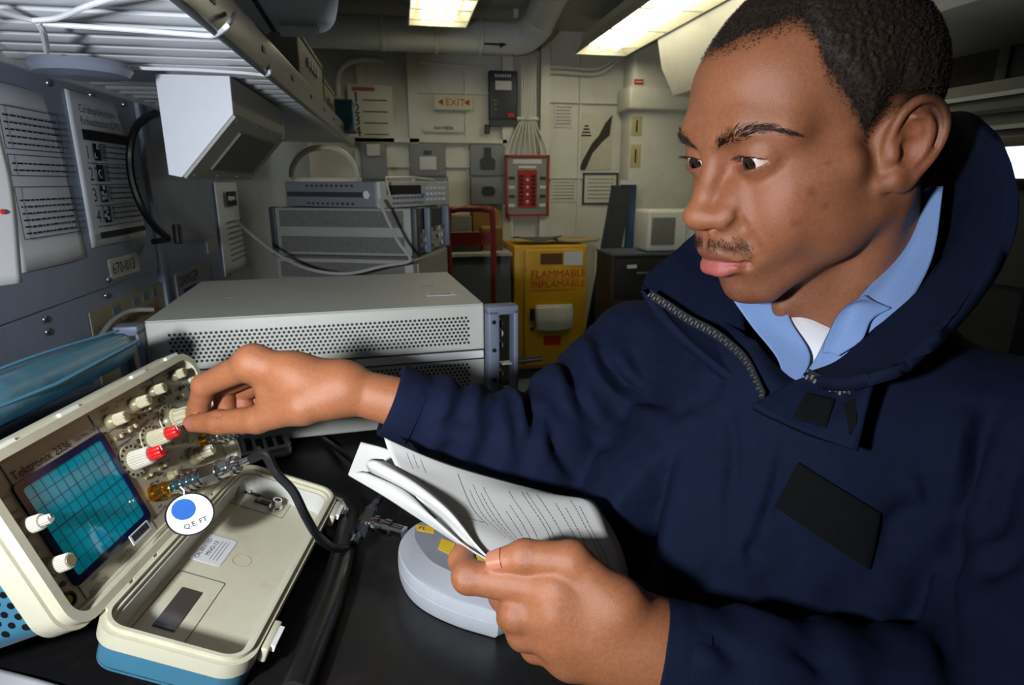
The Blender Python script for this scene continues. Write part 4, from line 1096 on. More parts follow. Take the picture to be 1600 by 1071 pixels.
# fine print clusters
rs = random.Random(3); fp = MB()
for _ in range(150):
    x, y = rs.uniform(.128, .272), rs.uniform(.006, .124); fp.box((x, y, .0003), (rs.uniform(.002, .006), .0009, .0003))
o_ = sc(fp, 'fine_print', M_INKG); o_['kind'] = 'stuff'
x, y = sp(196, 836); bcf = MB().box((.010, .004, .0006), (.026, .009, .001)).build('barcode_sticker', M_PAPER, scope, Matrix.Translation((x-.012, y-.006, .0142)))
bc = MB()
for i in range(26): bc.box((-.001+i*.00085, .0048, .0013), (rs.choice((.0003, .0005)), .0058, .0002))
bc.build('barcode', M_INK, bcf)['kind'] = 'stuff'
# hinge
for i in range(7): MB().cyl((.022+i*.036, -.0095, .010), (.022+i*.036+.030, -.0095, .010), .0042, n=12).build('hinge_knuckle', M_CREAM, scope)
# lid, hanging open from the hinge
LDW = -np.cross(SW, [0, 0, 1.]); LDW /= np.linalg.norm(LDW); LDW = -LDW if LDW[0] < 0 else LDW
ldir = LDW*math.cos(math.radians(20))+np.array([0, 0, -1.])*math.sin(math.radians(20))
LA = SA+SN*.008-SU*.006
LMW = frame(LA, SW, -ldir)                      # x along the hinge, -y away from the scope, z up
LMl = SM.inverted() @ LMW
LN = np.array(LMW.col[2][:3]); LX = np.array(LMW.col[0][:3]); LY = np.array(LMW.col[1][:3])
lid = MB().ring(rrect(0.2760, 0.1220, .022, 8, .140, -.064), rrect(0.2560, 0.1040, .016, 8, .140, -.064), -.013, 0).ring(rrect(0.2680, 0.1140, .019, 8, .140, -.064), rrect(0.2620, 0.1100, .018, 8, .140, -.064), 0, .004).build('lid', M_CREAM, scope, LMl)
MB().ring(rrect(0.2700, 0.1160, .02, 8, .140, -.064), rrect(0.2560, 0.1040, .016, 8, .140, -.064), -.034, -.013).prism(rrect(0.2700, 0.1160, .02, 8, .140, -.064), -.036, -.033).build('lid_shell', M_TEAL, lid)
LF = -.028
MB().prism(rrect(0.2570, 0.1050, .016, 8, .140, -.064), -.033, LF).build('lid_floor', M_CREAM, lid)
MB().ring(rrect(0.2565, 0.1045, .016, 8, .140, -.064), rrect(0.2515, 0.0995, .014, 8, .140, -.064), LF, -.004).build('lid_wall', mat('lid_wall_grey', (190, 190, 184), .45), lid)
def lp(x, y, z=LF):
    r = ray(x, y); o = LA+LN*z; P = CAM+r*(((o-CAM)@LN)/(r@LN)); q = P-o; return float(q@LX), float(q@LY)
def lrect(px):
    q = np.array([lp(*p) for p in px]); c = q.mean(0)
    return c[0], c[1], (abs(q[0, 0]-q[3, 0])+abs(q[1, 0]-q[2, 0]))/2, (abs(q[0, 1]-q[1, 1])+abs(q[3, 1]-q[2, 1]))/2
cx, cy, w, h_ = lrect(((276, 917), (314, 925), (277, 990), (243, 983)))
MB().ring(rrect(w*1.75, h_*2.3, .002, 2, cx, cy), rrect(w*1.75-.0012, h_*2.3-.0012, .002, 2, cx, cy), LF, LF+.0006).build('display_outline', M_INKG, lid)
MB().box((cx, cy, LF+.0008), (w*.95, h_*.95, .001)).build('display_window', mat('lcd_window', (66, 60, 58), .15, var=.1), lid)
cx, cy, w, h_ = lrect(((325, 836), (366, 850), (345, 887), (298, 868)))
st = MB().prism(rrect(.042, .031, .003, 3), 0, .0005).build('calibration_sticker', M_PAPER, lid, Matrix.Translation((cx, cy, LF+.0003)) @ Matrix.Rotation(math.radians(0), 4, 'Z'))
text('CALIBRATED', .0056, M_INK, st, Matrix.Translation((-.0185, .0075, .0007))); text('MNO-13', .0064, M_INK, st, Matrix.Translation((-.011, .0, .0007)))
pl_ = MB()
for i in range(3): pl_.box((0, -.0028-i*.0032, .0006), (.030, .0005, .0002))
pl_.build('printed_lines', M_INKG, st)['kind'] = 'stuff'
kx, ky = lp(364, 770); kb = MB().lathe((0, 0, 0), (0, 0, 1), [(0, .0075), (.002, .007), (.011, .0058), (.012, .005)], 28).build('lid_knob', M_KSK, lid, Matrix.Translation((kx, ky, LF)))
for (px, py) in ((395, 772), (410, 786)):
    kx, ky = lp(px, py); sl = MB().box((0, 0, .0008), (.006, .018, .0016)).build('lid_switch', M_BLACKP, lid, Matrix.Translation((kx, ky, LF))); MB().box((0, .004, .003), (.005, .004, .003)).build('switch_lever', M_KNOB, sl)
kx, ky = lp(430, 795); MB().lathe((0, 0, 0), (0, 0, 1), [(0, .0075), (.003, .0075), (.003, .0055), (.012, .0052), (.012, .0036), (.006, .0034)], 24).build('lid_connector', M_CHROME, lid, Matrix.Translation((kx, ky, LF)))
cx, cy, w, h_ = lrect(((345, 752), (452, 775), (440, 815), (330, 790)))
MB().ring(rrect(.032, .085, .002, 2, cx, cy), rrect(.031, .084, .002, 2, cx, cy), LF, LF+.0005).build('timing_outline', M_KSK, lid)
text('TRIG', .004, M_INK, lid, Matrix.Translation((cx-.01, cy+.014, LF+.0006))); text('OUT', .004, M_INK, lid, Matrix.Translation((cx+.01, cy-.02, LF+.0006)))
cx, cy = lp(378, 877); MB().ring(rrect(.018, .018, .0089, 6, cx, cy), rrect(.0172, .0172, .0085, 6, cx, cy), LF, LF+.0004).build('moulding_mark', M_PANEL, lid)
for x in (.045, .245):
    cl = MB().box((x, -.129, -.008), (.034, .007, .014), None, .002).build('latch', M_CREAM, lid); MB().box((x, -.134, -.004), (.022, .004, .006)).build('latch_tongue', mat('clear_clip', (225, 225, 222), .2), cl)
# carrying handle folded underneath as a stand
inv = SM.inverted()
hp = [on(x, y, 2, TABLE+.014) for x, y in ((428, 775), (480, 772), (520, 782), (543, 800), (541, 840), (518, 930), (487, 1010), (458, 1085))]
hd = MB().tube([inv @ Vector(p) for p in catmull(hp, 8)], .0125, 12).build('carrying_handle', M_BLACKP, scope)
MB().tube([inv @ Vector(p) for p in catmull([on(x, y, 2, TABLE+.028) for x, y in ((492, 782), (512, 778), (532, 784), (541, 797), (536, 808))], 5)], .004, 8).build('handle_trim', M_CHROME, hd)
for xx in (.290,): MB().box((xx, .02, -.10), (.010, .03, .16), None, .004).build('handle_arm', M_BLACKP, scope)
# accessory pouch on top
def pouch():
    S = SDF((-40, 120, -240), (330, 230, 20), 4.0)
    c = np.array([138., 166, -112]); b = np.array([150., 16, 84]); r = 15
    def f(x, y, z):
        bul = 9*np.exp(-((x-c[0])/120)**2-((z-c[2])/70)**2)
        qx, qy, qz = np.abs(x-c[0])-(b[0]-r), np.abs(y-c[1])-(b[1]+bul-r), np.abs(z-c[2]+.04*(x-c[0]))-(b[2]-r)
        return np.sqrt(np.maximum(qx, 0)**2+np.maximum(qy, 0)**2+np.maximum(qz, 0)**2)+np.minimum(np.maximum(qx, np.maximum(qy, qz)), 0)-r
    S.fn(f, c-b-20, c+b+20); V, Q = S.mesh(2); N = normals(V, Q); V += N*(1.6*vnoise(V, .02, 81)+.5*vnoise(V, .07, 82))[:, None]
    return V/1000, Q
V, Q = pouch()
pc = link('accessory_pouch', np_mesh('accessory_pouch', V, Q), mat('teal_vinyl', (56, 98, 116), .34, var=.1, scale=18, bump=.12, bscale=500, dirt=((104, 128, 140), .5), dirtscale=14, rvar=.1), None, SM)
tag(pc, 'worn teal vinyl accessory pouch lying on top of the oscilloscope', 'pouch')
MB().tube([(x/1000, (182+8*math.exp(-((x-138)/120)**2))/1000, -.045+.00004*(x-138)) for x in range(-5, 282, 12)], .0016, 6).build('seam', M_TEAL, pc)
MB().tube([(-.012, .166, -.03), (.14, .160, -.026), (.285, .166, -.035)], .0022, 6).build('piping', M_TEAL, pc)
# ------------------------------------------------------------------ attenuators, cables, tag
def conn_chain(name, o, d, spec, label, cat):
    "coaxial pieces along an axis: (length, radius, material, kind)"
    e = empty(name, Matrix.Translation(Vector(o)), label, cat); p = Vector((0, 0, 0)); d = Vector(d).normalized()
    for (nm, l, r, m, kind) in spec:
        mb = MB()
        if kind == 'fins':
            n = max(2, int(l/.0058))
            for i in range(n): mb.lathe(p+d*(i*l/n), d, [(0, r*.72), (.0006, r), (l/n*.55, r), (l/n*.62, r*.72), (l/n, r*.72)], 24, False, False)
        elif kind == 'hex': mb.lathe(p, d, [(0, r), (l, r)], 6, True, False)
        elif kind == 'knurl': mb.lathe(p, d, [(0, r*.9), (l*.1, r), (l*.55, r), (l*.6, r*.82), (l, r*.8)], 48, True, False, .03, 24)
        else: mb.lathe(p, d, [(0, r), (l*.15, r*1.04), (l*.85, r), (l, r*.94)], 24)
        mb.build(nm, m, e); p = p+d*l
    return e, np.array(o)+np.array(p)
bx, by = sp(240, 772); bo = np.array(SM @ Vector((bx, by, 0)))
MB().lathe((bx, by, 0), (0, 0, 1), [(0, .0085), (.003, .0085), (.003, .0062), (.010, .0060)], 24).build('input_connector', M_BRASS, scope)
at1, e1 = conn_chain('attenuator', bo+SN*.008, SN, [('collar', .010, .0078, M_BRASS, 'knurl'), ('ring', .004, .0066, M_BRASS, ''), ('neck', .006, .0070, M_CHROME, ''), ('fin_stack', .027, .0095, M_CHROME, 'fins'), ('hex_body', .015, .0112, M_CHROME, 'hex'), ('coupling', .012, .0082, M_CHROME, ''), ('nut', .008, .0092, M_CHROME, 'knurl'), ('ferrule', .016, .0034, M_CHROME, '')],
                     'finned chrome attenuator screwed onto the lower oscilloscope input, in front of the tag', 'attenuator')
bx2, by2 = sp(318, 690); bo2 = np.array(SM @ Vector((bx2, by2, 0)))
MB().lathe((bx2, by2, 0), (0, 0, 1), [(0, .0085), (.003, .0085), (.003, .0062), (.010, .0060)], 24).build('input_connector', M_BRASS, scope)
at2, e2 = conn_chain('attenuator', bo2+SN*.008, SN, [('collar', .009, .0078, M_CHROME, 'knurl'), ('neck', .005, .0068, M_CHROME, ''), ('fin_stack', .024, .0088, M_CHROME, 'fins'), ('nut', .008, .0085, M_CHROME, 'knurl')],
                     'chrome attenuator on the far oscilloscope input, under the thumb', 'attenuator')
M_CABLE = mat('black_cable', (13, 15, 18), .35, var=.08)
Tj = on(570, 826, 2, TABLE+.030)
cp = [e1-SN*.004, e1+SN*.012, at(432, 740, .565), at(458, 768, .560), at(478, 808, .560), at(498, 840, .572), at(522, 857, .595), on(545, 855, 2, TABLE+.022), on(556, 846, 2, TABLE+.026)]
tag(MB().tube([Vector(p) for p in catmull(cp, 8)], .0042, 10).build('coaxial_cable', M_CABLE), 'black coaxial cable looping from the finned attenuator to the tee connector', 'cable')
e_, tA = conn_chain('tee_connector', on(552, 850, 2, TABLE+.024), on(588, 786, 2, TABLE+.034)-on(552, 850, 2, TABLE+.024), [('ferrule', .014, .0046, M_CHROME, ''), ('collar', .014, .0082, M_DARK, 'knurl'), ('tee_body', .020, .0095, M_CHROME, 'hex'), ('collar', .012, .0080, M_DARK, 'knurl'), ('ferrule', .012, .0045, M_DARK, '')],
                     'nickel coaxial tee connector lying between the oscilloscope lid and the grey power sensor', 'connector')
mb = MB(); d0 = Vector(on(632, 832, 2, TABLE+.030)-on(574, 815, 2, TABLE+.030)); L0 = d0.length; d0.normalize()
o0 = Vector(on(574, 815, 2, TABLE+.030)-on(552, 850, 2, TABLE+.024))
mb.lathe(o0, d0, [(.006, .0062), (.012, .0062), (.012, .0098), (.017, .0098), (.017, .0070), (.026, .0070), (.026, .0092), (.034, .0092), (.034, .0066), (L0, .0066)], 24).build('branch', M_CHROME, e_)
cp = [tA-(tA-on(552, 850, 2, TABLE+.024))*.06, on(595, 776, 2, TABLE+.034), on(588, 752, 2, TABLE+.028), on(560, 728, 2, TABLE+.014), on(525, 700, 2, TABLE+.008), on(480, 668, 2, TABLE+.008), on(430, 640, 2, TABLE+.008)]
tag(MB().tube([Vector(p) for p in catmull(cp, 8)], .0040, 10).build('coaxial_cable', M_CABLE), 'black coaxial cable running back across the bench from under the papers', 'cable')
tg = frame(at(297, 803, .548), (.93, .25, .25), (-.22, .1, .97))
tgo = MB().lathe((0, 0, 0), (0, 0, 1), [(0, .0198), (.0012, .0198)], 40).build('hanging_tag', M_PAPER, None, tg)
tag(tgo, 'round white tag with a blue disc hanging below the finned attenuator', 'tag')
MB().lathe((-.003, .0065, .0013), (0, 0, 1), [(0, .0098), (.0003, .0098)], 30).build('blue_disc', mat('blue_print', (28, 92, 176), .5), tgo)
MB().ring(rrect(.0405, .0405, .0202, 8), rrect(.038, .038, .0189, 8), 0, .0016).build('metal_rim', M_CHROME, tgo)
text('Q.E. FT', .0065, M_INK, tgo, Matrix.Translation((-.009, -.012, .0014)))
MB().tube([(0.002, .018, .001), (.004, .023, .002), (.002, .027, .0)], .0008, 6).build('string', M_PAPER, tgo)
# ------------------------------------------------------------------ bench and what stands on it
M_BENCH = mat('black_bench_laminate', (24, 23, 24), .38, var=.12, scale=14, bump=.05, bscale=400, dirt=((62, 60, 58), .18), dirtscale=30)
BX0, BX1, BY0, BY1 = XL, .150, -.45, 2.45
bench = empty('work_bench', (0, 0, 0), 'long black-topped work bench along the grey wall', 'bench')
for k, (ya, yb) in enumerate(((BY0, 1.068), (1.071, BY1))):
    MB().box(((BX0+BX1)/2, (ya+yb)/2, TABLE-.018), (BX1-BX0, yb-ya, .036), None, .003).build('bench_top', M_BENCH, bench)
for y in (BY0+.1, .98, BY1-.1):
    for x in (BX0+.06, BX1-.06): MB().box((x, y, (TABLE-.036)/2), (.05, .05, TABLE-.036)).build('leg', M_DARK, bench)
MB().box((BX0+.02, (BY0+BY1)/2, .55), (.02, BY1-BY0-.2, .22)).build('back_rail', M_DARK, bench)
# stool under the man
sto = empty('stool', (.53, .50, 0), 'low grey stool under the seated man', 'stool')
MB().lathe((0, 0, .40), (0, 0, 1), [(0, .17), (.005, .18), (.035, .18), (.045, .165)], 32).build('seat', M_DARK, sto)
for a in range(4):
    t_ = math.radians(45+90*a); MB().cyl((.11*math.cos(t_), .11*math.sin(t_), .40), (.17*math.cos(t_), .17*math.sin(t_), 0), .014).build('leg', M_SCREW, sto)
# grey power sensor lying on the bench
M_GREYP = mat('light_grey_plastic', (172, 176, 184), .42, var=.03, scale=60, bump=.05, bscale=900)
zt = TABLE+.031
P_ = [on(x, y, 2, zt) for x, y in ((778, 958), (715, 940), (665, 918), (636, 895), (622, 868), (624, 845), (640, 824), (662, 812), (700, 806))]
far_ = [P_[-1]+np.array([.055, .012, 0]), P_[0]+np.array([.075, .10, 0]), P_[0]+np.array([.05, .02, 0])]
pol = catmull([p[:2] for p in P_], 4)+[p[:2] for p in far_]; ctr = np.mean(pol, axis=0)
bm = bmesh.new()
def ringz(scl, z): return [bm.verts.new((ctr[0]+(p[0]-ctr[0])*scl, ctr[1]+(p[1]-ctr[1])*scl, z)) for p in pol]
rings = [ringz(.955, TABLE+.001), ringz(.99, TABLE+.006), ringz(1.0, TABLE+.016), ringz(1.0, TABLE+.0175), ringz(.985, TABLE+.018), ringz(.985, TABLE+.0195), ringz(1.0, TABLE+.020), ringz(.99, zt-.006), ringz(.965, zt-.001), ringz(.93, zt)]
n_ = len(pol)
for a, b in zip(rings, rings[1:]):
    for i in range(n_): bm.faces.new((a[i], a[(i+1) % n_], b[(i+1) % n_], b[i]))
bm.faces.new(rings[-1]); bm.faces.new(rings[0][::-1]); bmesh.ops.recalc_face_normals(bm, faces=bm.faces[:])
ps = MB().bm(bm).build('power_sensor', M_GREYP); ps.data.shade_smooth()
ps.data.set_sharp_from_angle(angle=math.radians(35))
tag(ps, 'light grey rounded power sensor with yellow labels under the papers', 'instrument')
ip = [on(x, y, 2, zt+.0004)[:2] for x, y in ((708, 895), (675, 878), (656, 856), (648, 838), (652, 822), (668, 814), (705, 812), (760, 850), (770, 890))]
MB().prism([tuple(p) for p in catmull(list(ip)+[ip[0]], 4)[:-1]], zt-.0005, zt+.0006).build('inset_panel', mat('mid_grey_plastic', (126, 130, 138), .5), ps)
for (px, s_) in (((650, 821, 680, 823, 678, 834, 651, 829), 'PL'), ((690, 842, 712, 850, 704, 868, 684, 858), ''), ((735, 862, 762, 874, 758, 884, 732, 870), '')):
    q = [on(px[i], px[i+1], 2, zt+.0008)[:2] for i in range(0, 8, 2)]
    lb = MB().prism([tuple(p) for p in q[::-1]], zt+.0006, zt+.0012).build('yellow_label', mat('yellow_print', (216, 176, 36), .5), ps)
text('PL', .009, M_INK, ps, frame((*on(653, 829, 2, zt)[:2], zt+.0014), (.96, -.25, 0), (.25, .96, 0)))
for (x, y, r) in ((725, 935, .0035), (733, 931, .0016)):
    c = on(x, y, 2, zt-.004); MB().box((0, 0, 0), (r*2, r*2, .004)).build('corner_mark', M_KSK, ps, Matrix.Translation(Vector(c)) @ Matrix.Rotation(.6, 4, 'Z'))
# keypad
kf = frame(on(376, 727, 2, TABLE+.004), on(431, 716, 2, TABLE+.004)-on(376, 727, 2, TABLE+.004), on(420, 680, 2, TABLE+.004)-on(431, 716, 2, TABLE+.004))
kp = MB().prism(rrect(.085, .072, .012, 5, .030, .036), 0, .014).build('handheld_keypad', mat('silver_plastic', (156, 158, 158), .35, var=.03), None, kf)
tag(kp, 'small silver keypad with black keys on the bench behind the lid', 'keypad')
for i in range(5):
    for j in range(4): MB().box((.001+.0145*i, .016+.0135*j, .0152), (.0095, .0080, .003), None, .001).build('key', M_BLACKP if i else mat('grey_key', (110, 116, 124), .5), kp)
MB().prism(rrect(.086, .073, .012, 5, .030, .036), .004, .008).build('band', mat('cream_band', (206, 202, 180), .4), kp)
pen = MB().cyl(on(404, 700, 2, TABLE+.022), on(425, 738, 2, TABLE+.024), .0028, n=10).build('cable_tie', M_PAPER)
tag(pen, 'thin pale stick leaning across the silver keypad', 'stick')
# bright sheet at the bottom left corner
sh = sheet_np([[on(x, y, 2, TABLE+z)*1 for x, y, z in r] for r in (((-60, 1030, .004), (0, 1046, .004), (60, 1062, .006), (110, 1076, .004)), ((-60, 1090, .003), (0, 1100, .003), (60, 1112, .003), (110, 1120, .003)))], .0006, 6, 6)
tag(link('loose_sheet', np_mesh('loose_sheet', *sh), M_PAPER), 'bright white sheet lying on the bench in the bottom left corner', 'paper')
# crumb of white on the bench
tag(MB().lathe(on(545, 660, 2, TABLE+.001), (0, 0, 1), [(0, .006), (.002, .005), (.003, .002)], 10).build('white_pellet', M_PAPER), 'small white pellet on the bench below the cuff', 'scrap')
# ------------------------------------------------------------------ booklet of papers held in the left hand
def pg(rows): return np.array([[at(*p) for p in r] for r in rows])
bk = empty('paper_booklet', Matrix.Identity(4), 'stapled white printed pages folded back and held in the left hand', 'booklet')
pages = [
    # main open page
    pg([[(600, 684, .545), (690, 722, .535), (790, 752, .525), (892, 779, .515)], [(610, 712, .530), (700, 750, .515), (800, 775, .500), (928, 784, .500)],
        [(640, 765, .495), (720, 795, .480), (830, 820, .470), (952, 830, .475)], [(700, 825, .455), (770, 840, .448), (850, 860, .445), (975, 872, .452)], [(766, 880, .424), (800, 888, .424), (880, 905, .428), (982, 925, .435)]]),
    # page beneath it, a little to the right
    pg([[(630, 700, .552), (760, 745, .540), (860, 772, .530), (926, 783, .520)], [(660, 760, .520), (770, 790, .510), (870, 810, .500), (958, 830, .490)],
        [(720, 830, .475), (800, 850, .465), (880, 880, .460), (978, 880, .462)], [(775, 885, .434), (820, 900, .436), (900, 920, .440), (984, 930, .445)]]),
    # sheet standing at the back left
    pg([[(564, 691, .562), (580, 695, .560), (598, 700, .556), (625, 710, .550)], [(554, 716, .552), (575, 718, .551), (600, 722, .548), (635, 732, .540)], [(544, 742, .540), (572, 745, .538), (605, 752, .532), (650, 765, .522)]]),
    # rolled page, outer
    pg([[(544, 743, .530), (556, 739, .522), (568, 737, .522), (578, 742, .530)], [(600, 776, .505), (612, 768, .496), (630, 766, .495), (642, 776, .501)],
        [(655, 812, .475), (664, 806, .462), (676, 808, .458), (676, 815, .470)], [(715, 850, .445), (718, 848, .438), (724, 850, .437), (726, 852, .443)], [(766, 879, .420), (767, 878, .419), (768, 878, .419), (769, 879, .421)]]),
    # rolled page, inner
    pg([[(578, 738, .527), (572, 726, .518), (580, 718, .517), (598, 718, .523)], [(640, 772, .498), (636, 762, .490), (646, 754, .489), (664, 760, .495)],
        [(690, 808, .468), (690, 798, .458), (700, 796, .456), (712, 806, .464)], [(735, 850, .440), (737, 846, .436), (742, 848, .435), (746, 854, .439)], [(767, 878, .421), (768, 877, .420), (769, 878, .420), (770, 879, .422)]]),
    pg([[(660, 775, .492), (675, 780, .487), (690, 788, .484)], [(690, 806, .472), (706, 812, .466), (716, 816, .464)], [(730, 848, .445), (740, 850, .441), (748, 853, .440)], [(766, 879, .4225), (768, 879, .422), (770, 880, .4225)]]),
    pg([[(655, 785, .487), (668, 792, .484), (682, 800, .482)], [(688, 815, .468), (700, 820, .464), (710, 826, .462)], [(728, 852, .443), (736, 855, .440), (744, 858, .439)], [(766, 880, .4230), (768, 880, .4225), (770, 881, .4230)]])]
M_PAGE = mat('copier_paper', (182, 181, 178), .8, var=.02, scale=12, spec=.2)
for P in pages: link('page', np_mesh('page', *sheet_np(P, .0004, 8, 8)), M_PAGE, bk)
# print on the main page: lines of type running up the sheet
Gm = bicubic(pages[0], 16, 16); na, nb, _ = Gm.shape
def surf(u_, v_):
    a = min(max(u_, 0), .9999)*(na-1); b = min(max(v_, 0), .9999)*(nb-1); i, j = int(a), int(b); f, g = a-i, b-j
    return (Gm[i, j]*(1-f)+Gm[i+1, j]*f)*(1-g)+(Gm[i, j+1]*(1-f)+Gm[i+1, j+1]*f)*g
tp = MB(); rr_ = random.Random(5)
def stroke(u0, u1, v, th):
    k = 10
    for i in range(k):
        a, b = u0+(u1-u0)*i/k, u0+(u1-u0)*(i+1)/k; p, q = surf(a, v), surf(b, v); p2, q2 = surf(a, v+th), surf(b, v+th); nn = np.cross(q-p, p2-p); nn /= np.linalg.norm(nn)
        if nn@(CAM-p) < 0: nn = -nn
        tp.add([p+nn*.0005, q+nn*.0005, q2+nn*.0005, p2+nn*.0005], [(0, 1, 2, 3)])
def line(u0, u1, v):
    u_ = u0
    while u_ < u1:
        l = rr_.uniform(.010, .024); stroke(u_, min(u_+l, u1), v, .0030); u_ += l+.006
for v, u0, u1 in ((.12, .10, .30), (.16, .08, .26), (.20, .1, .28), (.44, .30, .72), (.475, .22, .78), (.50, .30, .74), (.53, .22, .80), (.58, .42, .80), (.62, .36, .82), (.66, .20, .80), (.72, .18, .72), (.74, .18, .80), (.78, .2, .60), (.83, .3, .82), (.86, .34, .86), (.90, .25, .8), (.92, .32, .86)):
    line(u0, u1, v)
stroke(.12, .62, .405, .003)
for v in (.24, .28, .32, .36): stroke(.60, .605, v, .035)
o_ = tp.build('printed_text', M_INKG, bk); o_['kind'] = 'stuff'
# ------------------------------------------------------------------ large analyzer facing the camera
M_INST = mat('instrument_grey', (176, 176, 170), .45, var=.03, scale=12, dirt=((150, 144, 128), .2), dirtscale=8)
M_BEZEL = mat('bluegrey_frame', (96, 104, 122), .45, var=.04, scale=20)
K = 1.15
AM = frame((-.3119*K, .7799*K, CAMZ-.1652*K), (.9965, .0829, 0), (-.0829, .9965, 0))
an = empty('spectrum_analyzer', AM, 'large light grey rack instrument with perforated face behind the hand', 'instrument')
AW, AD, AH = .425*K, .32*K, CAMZ-.1652*K-TABLE
MB().box((AW/2, AD/2, -AH/2+.006), (AW, AD, AH-.012), None, .004).build('cabinet', M_INST, an)
for (x, y) in ((.04, .03), (AW-.04, .03), (.04, AD-.03), (AW-.04, AD-.03)): MB().cyl((x, y, -AH), (x, y, -AH+.014), .012, n=14).build('foot', M_BLACKP, an)
hm = MB()
def perf(z0, rows, x0=.030, x1=AW-.022):
    for r in range(rows):
        n = int((x1-x0)/.0068)
        for i in range(n):
            hm.lathe((x0+i*.0068+(.0034 if r % 2 else 0), -.0002, z0-r*.0059), (0, -1, 0), [(0, .00225), (.0004, .00225)], 6, True, False)
perf(-.020, 8); perf(-.098, 8)
o_ = hm.build('perforations', M_BLACKP, an); o_['kind'] = 'stuff'
for z in (-.074, -.089): MB().box((AW/2, -.0012, z), (AW-.004, .003, .0022)).build('face_groove', M_DARK, an)
MB().box((AW/2, -.001, -.0815), (AW-.006, .004, .012)).build('face_strip', mat('pale_strip', (196, 197, 198), .4), an)
MB().box((AW/2, AD/2, .0006), (AW-.002, AD-.004, .0012)).build('top_cover', M_INST, an)
for side, x in (('l', -.030), ('r', AW)):
    w = .030 if side == 'l' else .050
    hn = MB().ring([(x, -.03), (x+w, -.03), (x+w, .012), (x, .012)], [(x+w*.42, -.02), (x+w*.78, -.02), (x+w*.78, .004), (x+w*.42, .004)], -AH+.01, .004)
    # frame standing at the side of the face: two uprights and top / bottom bars
    hn = MB().box((x+w*.19, -.012, -AH/2), (w*.38, .03, AH-.01), None, .003).box((x+w*.92, -.012, -AH/2), (w*.16, .03, AH-.01), None, .002).box((x+w/2, -.012, -.006), (w, .03, .014), None, .002).box((x+w/2, -.012, -AH+.016), (w, .03, .014), None, .002)
    h_o = hn.build('handle_frame', M_BEZEL, an)
    for z in (-.024, -.070, -.12): MB().lathe((x+w*.19, -.0272, z), (0, -1, 0), [(0, .0036), (.0012, .0032)], 14).build('frame_screw', M_BLACKP, h_o)
    if side == 'r':
        MB().box((x+w*.6, -.008, -.098), (w*.5, .014, .003)).build('shelf_plate', M_INST, h_o)
        MB().cyl((x+w*.9, -.02, -.094), (x+w+.040, -.026, -.090), .0045, n=12).build('binding_post', M_BLACKP, h_o)
        for k, (dz, cl) in enumerate(((-.03, (70, 30, 26)), (-.046, (150, 150, 140)), (-.066, (60, 80, 66)), (-.115, (150, 126, 60)), (-.128, (120, 118, 110)), (-.142, (140, 120, 80)))):
            MB().cyl((x+w*.42, .0, dz), (x+w*.42, -.014, dz), .007, n=12).build('rear_connector', mat('conn%d' % k, cl, .4, var=.2), h_o)
MB().box((AW-.055, .105, .0014), (.05, .030, .0006)).build('top_label', M_PAPER, an); smudge(an, .036, .007, M_INKG, Matrix.Translation((AW-.073, .102, .0019)), 6, 2)
smudge(an, .026, .006, M_INKG, Matrix.Translation((AW-.08, .19, .0014)), 5, 3); MB().box((.085, .17, .0014), (.010, .008, .0006)).build('top_label', mat('orange_dot', (178, 130, 60), .5), an)
# ------------------------------------------------------------------ stack behind it
M_INST2 = mat('instrument_tan_grey', (140, 140, 134), .5, var=.04, scale=14)
M_PERF = mat('perforated_grey', (92, 92, 90), .55, var=.35, scale=260)
def rbox(name, px, yt, yb, d, ang, ls, lf, label, cat, m=M_INST2):
    "box whose nearest upright edge stands at pixel px; side runs left, front runs right"
    top = at(px, yt, d); bot = at(px, yb, d); a = math.radians(ang)
    f = np.array([math.sin(a), math.cos(a), 0]); s_ = np.array([-math.cos(a), math.sin(a), 0]); H = top[2]-bot[2]
    e = empty(name, frame((top[0], top[1], bot[2]), f, s_), label, cat)      # local: x along the front, y along the side, z up
    MB().box((lf/2, ls/2, H/2), (lf, ls, H), None, .004).build('cabinet', m, e)
    return e, H
e, H = rbox('spectrum_analyzer', 642, 326, 404, 1.62, 20, .41, .34, 'tan-grey instrument with two perforated side bands under the multimeter', 'instrument')
for z0, z1 in ((H*.60, H*.95), (H*.06, H*.40)): MB().box((-.0006, .205, (z0+z1)/2), (.002, .365, z1-z0)).build('perforated_band', M_PERF, e)
for y in (-.008, .408): MB().box((.01, y, H/2), (.03, .018, H+.004), None, .003).build('corner_post', M_DARK, e)
for i in range(2): MB().box((.10+.20*i, -.012, H/2), (.012, .024, H*.98), None, .003).build('handle', M_BEZEL, e)
MB().box((.16, -.002, H*.74), (.22, .005, H*.38)).build('display', M_BLACKP, e); MB().box((.17, -.003, H*.26), (.26, .007, H*.44)).build('keypad_panel', M_INST, e)
for i in range(8):
    for j in range(3): MB().box((.07+.028*i, -.008, H*.12+.024*j), (.016, .005, .011)).build('button', M_PAPER if (i+j) % 3 else M_BEZEL, e)
e, H2 = rbox('signal_generator', 646, 407, 470, 1.60, 20, .40, .34, 'dim grey rack instrument at the bottom of the stack behind the large analyzer', 'instrument')
MB().box((-.0006, .205, H2*.7), (.002, .36, H2*.4)).build('perforated_band', M_PERF, e); MB().box((.17, -.002, H2*.5), (.28, .004, H2*.8)).build('front_panel', M_INST2, e)
pz = at(646, 470, 1.60)[2]
plinth = rbox('equipment_plinth', 646, 471, 471, 1.60, 12, .40, .34, 'dark plinth box under the instrument stack', 'box', M_DARK) if False else None
b0 = at(646, 470, 1.60); a_ = math.radians(20); f_ = np.array([math.sin(a_), math.cos(a_), 0]); s_ = np.array([-math.cos(a_), math.sin(a_), 0])
